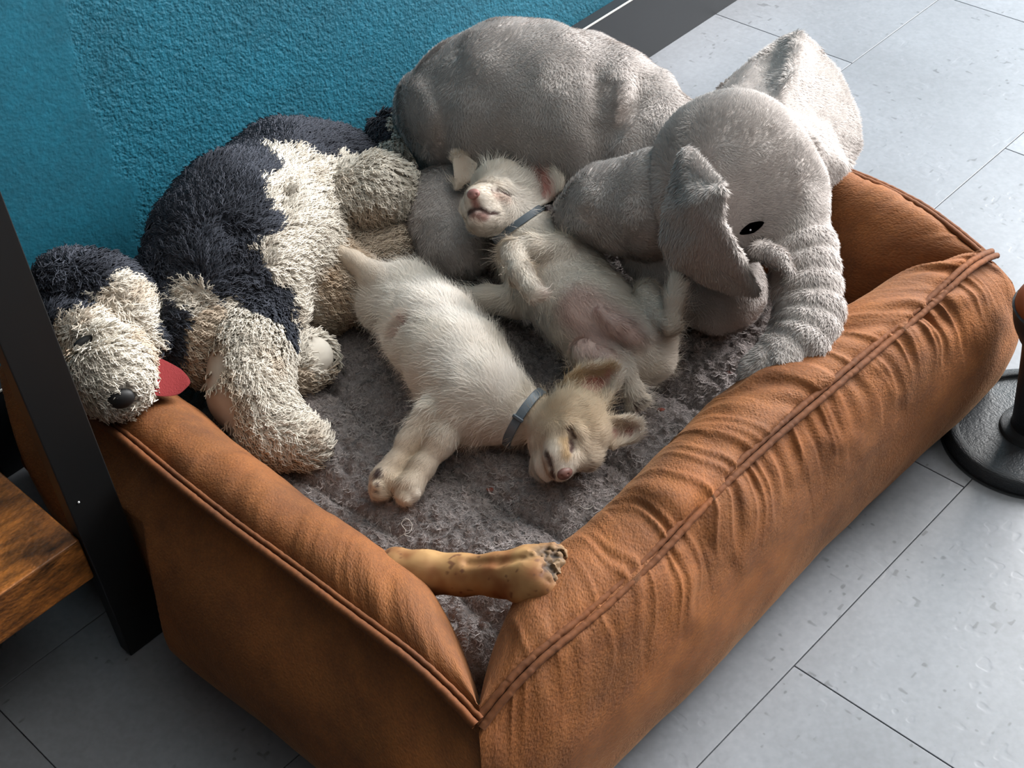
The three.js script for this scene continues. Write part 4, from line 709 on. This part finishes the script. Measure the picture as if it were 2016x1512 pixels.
{ // the puppy behind, propped on the elephant
  const puppy = thing('puppy', 'cream puppy with a bare pink belly, asleep against the grey plush elephant', 'puppy', [0, 0, 0], 'sleeping puppies');
  const s = new Soft();
  s.chain([[.9267,.243,-.9974,.0253], [.9276,.212,-.9697,.0439], [.9102,.206,-.9174,.0487], [.8938,.199,-.8579,.0466], [.8895,.186,-.806,.0394], [.8995,.178,-.7841,.0295]], 0.018, { flow: 1 });
  s.chain([[.9115,.252,-.9149,.0167], [.881,.266,-.9306,.0127], [.8615,.268,-.9385,.0121], [.8424,.265,-.9078,.0119], [.8339,.262,-.8859,.0086], [.8296,.26,-.8762,.0064]], 0.008);
  s.chain([[.8703,.19,-.948,.0194], [.8575,.182,-.983,.0132], [.8464,.178,-1.0109,.011]], 0.012);
  s.chain([[.8737,.19,-.7923,.0227], [.8387,.206,-.818,.015], [.8444,.204,-.7925,.0122], [.8518,.195,-.7761,.0107], [.8472,.181,-.7622,.0101], [.8476,.169,-.756,.0091]], 0.004);
  s.chain([[.9088,.195,-.7878,.0283], [.9309,.228,-.8097,.0142], [.9166,.224,-.781,.0113], [.9092,.224,-.7611,.0096], [.9236,.246,-.7671,.0085], [.9391,.262,-.7727,.009]], 0.005);
  for (const q of [[.8235,.262,-.8732], [.8287,.264,-.8721], [.8387,.169,-.7547], [.8423,.169,-.7502], [.8487,.173,-.7492]]) s.ball([...q, 0.0046], 0.005);
  groove(s, [onto(s, [.5168,.62,-.4942],[.9669,.08,-.9246]), onto(s, [.5201,.62,-.4829],[.9731,.08,-.9034]), onto(s, [.521,.62,-.4722],[.9749,.08,-.8835])], 0.0022, 0.008);
  s.chain([[.8692,.24,-.8214,.0021], [.8699,.233,-.7992,.0027], [.8745,.221,-.7791,.0037]], 0.02);
  const skull = [.9438,.262,-1.0384,.0338];
  s.ball(skull, 0.012); s.ball([.9361,.258,-1.0152,.0289], 0.014);
  s.chain([[.9093,.276,-1.019,.0239], [.8878,.29,-1.0119,.0152], [.883,.297,-1.0117,.0101]], 0.012); s.chain([[.9037,.262,-1.0073,.0228], [.881,.272,-1.0021,.0158], [.8742,.278,-1.0008,.0101]], 0.012);
  s.ball([.887,.272,-1.0256,.0136], 0.01);
  const ear = { flow: [0.1, 0.6, -0.3] };
  const E1 = [[.9124,.262,-1.0799], [.9361,.283,-1.1032], [.9465,.285,-1.0965], [.9465,.278,-1.0775], [.9322,.268,-1.073]];
  s.fan(E1, [[0, 1, 4], [1, 2, 4], [2, 3, 4]], 0.002, 0.005, ear);
  const E2 = [[.9722,.276,-1.0276], [.9848,.284,-1.0083], [.9812,.287,-.9858], [.9791,.283,-.9718], [.9718,.278,-.9671], [.9607,.266,-.9742], [.9452,.262,-.9813], [.974,.262,-1.005]];
  s.fan(E2, [[0, 1, 7], [1, 2, 7], [2, 3, 4], [2, 4, 5], [2, 5, 7], [5, 6, 7], [0, 7, 6]], 0.002, 0.005, ear);
  const eye = [onto(s, [.5954,.62,-.6621],[1.114,.08,-1.2389]), onto(s, [.5979,.62,-.6568],[1.1186,.08,-1.2288]), onto(s, [.5985,.62,-.6487],[1.1198,.08,-1.2136])], brow = [onto(s, [.5769,.62,-.6762],[1.0794,.08,-1.2651]), onto(s, [.5846,.62,-.6797],[1.0937,.08,-1.2716])], mouth = [onto(s, [.5624,.62,-.6564],[1.0522,.08,-1.228]), onto(s, [.5677,.62,-.6565],[1.0621,.08,-1.2282]), onto(s, [.5717,.62,-.6532],[1.0696,.08,-1.2222]), onto(s, [.5717,.62,-.6441],[1.0697,.08,-1.2051]), onto(s, [.5762,.62,-.6372],[1.078,.08,-1.1923])], philtrum = [onto(s, [.5776,.62,-.6648],[1.0807,.08,-1.2439]), onto(s, [.5699,.62,-.6556],[1.0662,.08,-1.2266])];
  const lid = [onto(s, [.5982,.62,-.6648],[1.1191,.08,-1.2439], -0.003), onto(s, [.6041,.62,-.6612],[1.1302,.08,-1.2371], -0.003), onto(s, [.6026,.62,-.6485],[1.1274,.08,-1.2133], -0.003)]; s.bone([...lid[0].toArray(), 0.0042], [...lid[1].toArray(), 0.0048], 0.005); s.bone([...lid[1].toArray(), 0.0048], [...lid[2].toArray(), 0.004], 0.005);
  groove(s, eye, 0.0024, 0.003); groove(s, brow, 0.0014, 0.003); groove(s, mouth, 0.0008, 0.004); groove(s, philtrum, 0.0008, 0.002);
  s.rest = resting(0.003); s.detail = (x, y, z) => 0.0011 * fbm(x * 60, y * 60, z * 60, 2);
  const headC = V(...skull.slice(0, 3)), bellyA = V(...[.8521,.25,-.8426]), bellyB = V(...[.8586,.22,-.7726]), chestC = V(...[.8522,.26,-.8636]);
  const base = (p) => {
    const patch = fbm(p.x * 18, p.y * 18, p.z * 18, 3), toHead = 1 - step(0.025, 0.06, p.distanceTo(headC));
    const c = mix3(mix3(T.white, T.cream, clamp(0.35 + 0.4 * patch)), mix3(T.white, T.cream, clamp(0.4 + 0.4 * patch)), toHead);
    const thin = (1 - step(0.024, 0.05, seg(p, bellyA, bellyB))) * step(0.195, 0.22, p.y + 0.02 * patch), mid = 1 - step(0.01, 0.036, p.distanceTo(chestC));
    return mix3(mix3(c, [0.56, 0.46, 0.43], mid * 0.55), T.belly, thin * 0.9);
  };
  const tone = markTone(base, [
    [[0.46, 0.25, 0.22], 0.003, 0.004, onto(s, [.5399,.62,-.5146],[1.0102,.08,-.9628]), onto(s, [.5381,.62,-.5094],[1.0067,.08,-.9532])], [[0.56, 0.38, 0.335], 0.006, 0.007, onto(s, [.5381,.62,-.5094],[1.0067,.08,-.9532]), onto(s, [.5339,.62,-.4765],[.9989,.08,-.8915])],
    [[0.62, 0.46, 0.38], 0.005, 0.005, onto(s, [.5913,.62,-.655],[1.1063,.08,-1.2256]), onto(s, [.5935,.62,-.6459],[1.1105,.08,-1.2085])], [[0.50, 0.27, 0.23], 0.0045, 0.003, onto(s, [.5763,.62,-.6625],[1.0782,.08,-1.2395]), onto(s, [.5725,.62,-.6572],[1.0712,.08,-1.2296])], [[0.40, 0.235, 0.20], 0.007, 0.004, onto(s, [.5629,.62,-.6517],[1.0531,.08,-1.2193]), onto(s, [.5634,.62,-.6481],[1.054,.08,-1.2125]), onto(s, [.5651,.62,-.6457],[1.0574,.08,-1.2082]), onto(s, [.568,.62,-.644],[1.0627,.08,-1.2049])],
    [T.lid, 0.0036, 0.0013, ...eye], [T.lid, 0.0014, 0.0008, ...brow], [T.lid, 0.0024, 0.0014, ...mouth], [[0.3, 0.14, 0.12], 0.0008, 0.0008, ...philtrum],
    [T.ear, 0.0105, 0.003, onto(s, [.6258,.62,-.6429],[1.1709,.08,-1.2029]), onto(s, [.6164,.62,-.6281],[1.1533,.08,-1.1752])], [T.rose, 0.005, 0.004, onto(s, [.617,.62,-.6398],[1.1545,.08,-1.197])],
    [[0.62, 0.5, 0.4], 0.012, 0.006, V(...[.9362,.279,-1.0871]), V(...[.9241,.272,-1.0776])],
    [T.pad, 0.0036, 0.001, onto(s, [.5984,.62,-.4885],[1.1196,.08,-.914])], [T.pad, 0.0026, 0.001, onto(s, [.601,.62,-.4958],[1.1244,.08,-.9276])], [T.pad, 0.0024, 0.001, onto(s, [.4904,.62,-.4351],[.9176,.08,-.814])], [T.pad, 0.0024, 0.001, onto(s, [.4861,.62,-.4354],[.9095,.08,-.8147])],
  ]);
  const collarC = V(...[.9267,.243,-.9943]), collarA = V(...[.9269,.212,-.9675]).sub(V(...[.9275,.26,-1.0187])).normalize(), inCollar = (p) => { const d = p.clone().sub(collarC); return Math.abs(d.dot(collarA)) < 0.006 && d.length() < 0.042; };
  const muzzle = V(...[.8856,.288,-1.01]), earIn = onto(s, [.6211,.62,-.6365],[1.1621,.08,-1.1909]), earL = V(...[.9318,.276,-1.0831]), bare = (p) => (lineNear(p, eye, 0.004) || lineNear(p, philtrum, 0.002) || inCollar(p) ? 1 : p.distanceTo(earIn) < 0.015 || p.distanceTo(earL) < 0.018 ? 0.95 : p.distanceTo(muzzle) < 0.013 ? 0.1 : 0.85 * (1 - step(0.018, 0.04, seg(p, bellyA, bellyB))) * step(0.2, 0.225, p.y));
  dress(puppy, s, tone, { seed: 401, bare, short: (p) => (p.distanceTo(muzzle) < 0.028 ? 0.38 : p.distanceTo(headC) < 0.045 ? 0.6 : 0.9),
    long: (p) => (inCollar(p) || p.distanceTo(muzzle) < 0.045 || p.distanceTo(headC) < 0.03 ? 0 : 0.14 * (1 - bare(p)) + 0.5 * (1 - step(0.012, 0.03, p.distanceTo(V(...[.9622,.27,-1.0068]))))) });
  const n0 = onto(s, [.5819,.62,-.6696],[1.0886,.08,-1.2528], -0.001), nb = new Soft(), gn = gradient(s, n0);
  const ax = V(0.69, -0.08, 0.72).addScaledVector(gn, -V(0.69, -0.08, 0.72).dot(gn)).normalize();
  nb.egg(n0.toArray(), [0.0076, 0.0046, 0.006], [ax, gn, V().crossVectors(ax, gn)], 0.003);
  for (const e of [[[.5794,.62,-.6708],[1.084,.08,-1.255]], [[.5825,.62,-.6677],[1.0899,.08,-1.2492]]]) { const q = onto(nb, ...e); nb.ball([...q.toArray(), 0.0012], 0.001, { carve: true }); }
  const ng = nb.build(0.0008); paint(ng, (x, y, z) => mix3([0.25, 0.115, 0.10], [0.33, 0.155, 0.135], 0.5 + 0.5 * noise(x * 200, y * 200, z * 200)));
  mesh('nose', ng, moist, puppy);
  collarRing(puppy, s, collarC, collarA, 0.0018, 0.0082);
}
// ---------- chewed marrow bone ----------
{
  const s = new Soft();
  s.chain([[.5061,.206,-.7487,.0201], [.52,.208,-.7276,.0176], [.5376,.212,-.6984,.0161], [.554,.222,-.6647,.0173], [.5652,.232,-.6365,.0225]], 0.016);
  s.chain([[.5775,.232,-.6482,.0154], [.5916,.236,-.6379,.0109]], 0.014); s.bone([.5521,.228,-.6339,.0134], [.5608,.234,-.6193,.0142], 0.012); s.ball([.5974,.238,-.632,.0068], 0.006); s.ball([.583,.233,-.6284,.0126], 0.01); s.ball([.51,.206,-.7612,.0127], 0.012); s.ball([.498,.203,-.751,.0117], 0.012);
  groove(s, [onto(s, [.3325,.62,-.4255],[.622,.08,-.7961]), onto(s, [.3438,.62,-.413],[.6433,.08,-.7727]), onto(s, [.3567,.62,-.402],[.6674,.08,-.7522])], 0.0016, 0.008);
  const endR = V(...[.5798,.234,-.6272]), endL = V(...[.4988,.207,-.76]);
  const rawR = (p) => 1 - step(0.014, 0.03, p.distanceTo(endR) + 0.006 * noise(p.x * 70, p.y * 70, p.z * 70)), rawL = (p) => 1 - step(0.008, 0.018, p.distanceTo(endL) + 0.004 * noise(p.x * 90, p.y * 90, p.z * 90));
  s.detail = (x, y, z) => { const p = V(x, y, z), r = rawR(p), l = rawL(p); const k = 150, c = Math.abs(noise(x * k, y * k, z * k)) + 0.5 * Math.abs(noise(x * k * 2.2, y * k * 2.2, z * k * 2.2)); return r * (0.0052 * (0.42 - c) + 0.001) + l * 0.0028 * (0.5 - c) + 0.0006 * fbm(x * 50, y * 50, z * 50, 2); };
  const g = s.build(0.0016);
  paint(g, (x, y, z) => {
    const p = V(x, y, z), r = rawR(p), l = rawL(p), a = fbm(x * 45, y * 45, z * 45, 3), k = 150, c = Math.abs(noise(x * k, y * k, z * k)) + 0.5 * Math.abs(noise(x * k * 2.2, y * k * 2.2, z * k * 2.2));
    let t = mix3([0.45, 0.265, 0.11], [0.22, 0.085, 0.03], clamp(0.5 + 1.1 * a)); const spots = step(0.4, 0.55, noise(x * 260, y * 260, z * 260) * 0.6 + 0.5 * fbm(x * 40, y * 40, z * 40 + 6, 2)); t = mix3(t, [0.13, 0.05, 0.025], 0.8 * spots);
    t = mix3(t, mix3([0.03, 0.019, 0.013], [0.19, 0.12, 0.065], clamp(c * 1.5 - 0.3)), r); return mix3(t, mix3([0.10, 0.05, 0.03], [0.45, 0.27, 0.15], clamp(c * 1.3)), l * 0.8);
  });
  const m = mesh('marrow_bone', g, new THREE.MeshPhysicalMaterial({ name: 'chewed_bone', vertexColors: true, roughness: 0.68, specularIntensity: 0.6 }), scene);
  m.userData = { label: 'chewed yellow brown marrow bone wedged in the front corner of the dog bed', category: 'bone' };
}
// ---------- low wooden shelf in a black steel frame ----------
{
  const wood = texture(1024, (u, v) => {
    const w = v + 0.012 * Math.sin(u * 6.283 * 2 + 4 * tiled(u, v, 4, 301, 2)), ring = tiled(u * 0.25 % 1, w, 64, 303, 2), fibre = tiled((u * 0.5) % 1, v, 400, 305, 1), a = tiled(u, v, 5, 307, 4) - 0.5, knot = step(0.72, 0.85, tiled(u, v, 9, 309, 2));
    const k = 0.72 + 0.5 * (ring - 0.5) + 0.2 * (fibre - 0.5) + 0.5 * a - 0.18 * knot; return [0.84 * k, 0.52 * k * (1 + 0.08 * a), 0.23 * k];
  }, true), woodBump = texture(512, (u, v) => tiled((u * 0.5) % 1, v, 220, 311, 2));
  wood.repeat.set(2.2, 2.2); woodBump.repeat.set(2.2, 2.2);
  const timber = new THREE.MeshPhysicalMaterial({ name: 'oiled_acacia', map: wood, bumpMap: woodBump, bumpScale: 0.0008, roughness: 0.42, clearcoat: 0.25, clearcoatRoughness: 0.35 });
  const steel = new THREE.MeshPhysicalMaterial({ name: 'black_steel', color: 0x0b0d0f, roughness: 0.48 });
  const table = thing('wooden_table', 'wooden table with a thick honey brown low board on flat black steel legs', 'table');
  const legs = [[0.341, -1.055], [0.341, -1.372], [-0.75, -1.055], [-0.75, -1.372]];
  legs.forEach(([x, z]) => { const l = mesh('leg', box(x, x + 0.05, 0, 0.74, z, z + 0.02, 0.0015), steel, table); const screw = new THREE.SphereGeometry(0.0013, 10, 8); screw.translate(x + 0.011, 0.232, z + 0.02); mesh('screw', screw, new THREE.MeshStandardMaterial({ name: 'zinc', color: 0xd7d9da, roughness: 0.4, metalness: 0.3 }), l); });
  mesh('added_tabletop', box(-0.80, 0.335, 0.72, 0.76, -1.39, -0.9, 0.004), timber, table);  // unseen top, added to shade the floor on the left
  mesh('shelf_board', box(-0.70, 0.3405, 0.127, 0.1845, -1.36, -1.040, 0.003), timber, table);
}
// ---------- round cast base with a thick post and a brown knob ----------
{
  const cast = texture(512, (u, v) => 0.5 * tiled(u, v, 40, 321, 3) + 0.5 * tiled(u, v, 150, 323, 2)); cast.repeat.set(2, 2);
  const iron = new THREE.MeshPhysicalMaterial({ name: 'black_cast_iron', color: 0x20252a, roughness: 0.5, bumpMap: cast, bumpScale: 0.0008 });
  const stand = thing('floor_stand', 'round black cast metal stand with thick post and brown knob, right of the bed', 'stand', [1.218, 0, -0.482]);
  const lathe = (pts, n = 96) => new THREE.LatheGeometry(new THREE.SplineCurve(pts.map((p) => new THREE.Vector2(...p))).getPoints(pts.length * 8), n);
  mesh('base_plate', lathe([[0.001, 0.012], [0.03, 0.0125], [0.078, 0.013], [0.083, 0.0135], [0.0845, 0.018], [0.088, 0.0195], [0.0945, 0.018], [0.098, 0.013], [0.1, 0.006], [0.099, 0.001], [0.095, 0.0005], [0.001, 0.0005]]), iron, stand);
  mesh('hub', lathe([[0.001, 0.02], [0.03, 0.0195], [0.036, 0.018], [0.038, 0.0125]]), iron, stand);
  mesh('post', lathe([[0.001, 0.012], [0.0245, 0.0125], [0.0252, 0.03], [0.027, 0.08], [0.0295, 0.13], [0.032, 0.165], [0.001, 0.17]]), iron, stand);
  mesh('collar', lathe([[0.001, 0.145], [0.031, 0.146], [0.038, 0.155], [0.044, 0.17], [0.0465, 0.187], [0.044, 0.193], [0.001, 0.194]]), iron, stand);
  const knob = mesh('knob', lathe([[0.0005, 0.219], [0.02, 0.2175], [0.035, 0.211], [0.0435, 0.202], [0.0455, 0.193], [0.043, 0.1885], [0.0005, 0.188]]), new THREE.MeshPhysicalMaterial({ name: 'brown_leather', color: 0x7a3d1c, roughness: 0.5 }), stand); knob.userData.label = 'brown rounded knob';
}
// ---------- small bits on the cushion ----------
{
  const crumb = new THREE.MeshStandardMaterial({ name: 'red_brown_crumb', color: 0x6b2a18, roughness: 0.7 });
  const bit = (p, r, label, seed) => {
    const g = new THREE.IcosahedronGeometry(r, 2), a = g.attributes.position; for (let i = 0; i < a.count; i++) { const k = 1 + 0.45 * noise(a.getX(i) / r * 1.4 + seed, a.getY(i) / r * 1.4, a.getZ(i) / r * 1.4); a.setXYZ(i, a.getX(i) * k * 1.5, a.getY(i) * k * 0.6, a.getZ(i) * k); }
    g.computeVertexNormals(); g.rotateY(seed); const m = mesh('crumb', g, crumb, scene); m.position.set(p[0], cushionTop(p[0], p[2]) + r * 0.45, p[2]); m.userData = { label, category: 'crumb', group: 'crumbs on the bed cushion' };
  };
  bit([.8711,.14,-.743], 0.0028, 'small red brown crumb on the grey cushion right of the paw by the front puppy', 2);
  bit([.6764,.14,-.8083], 0.003, 'red brown crumb in the quilt seam between front paws and nose of the front puppy', 5);
  bit([.7846,.14,-.6942], 0.0026, 'reddish crumb on the cushion right of the front puppy nose', 8);
  bit([.9627,.14,-.7222], 0.0026, 'reddish crumb on the cushion left of the plush elephant trunk tip', 11);
  const lint = new THREE.MeshStandardMaterial({ name: 'pale_thread', color: 0xd8d4ce, roughness: 0.8 });
  const thread = (list, label, curl) => {
    const pts = list.map((p) => V(p[0], cushionTop(p[0], p[2]) + 0.0016 + curl * Math.abs(noise(p[0] * 400, p[2] * 400)), p[2])); const m = mesh('thread', tube(pts, 0.00035, 90, 5), lint, scene); m.userData = { label, category: 'thread', group: 'loose threads on the bed cushion' };
  };
  thread([[.5763,.12,-.8549], [.5714,.12,-.8458], [.5742,.12,-.8359], [.5798,.12,-.8335], [.5821,.12,-.8414], [.5883,.12,-.8403], [.5888,.12,-.8333], [.5812,.12,-.8297], [.5764,.12,-.8322], [.5795,.12,-.8264]], 'curly pale thread on the grey cushion just above the left end of the bone', 0.004);
  thread([[.7124,.12,-.7172], [.7133,.12,-.7118], [.7171,.12,-.7083], [.7218,.12,-.7069]], 'short pale thread on the cushion beside the front bolster right of the bone', 0.002);
}
renderer.render(scene, camera);
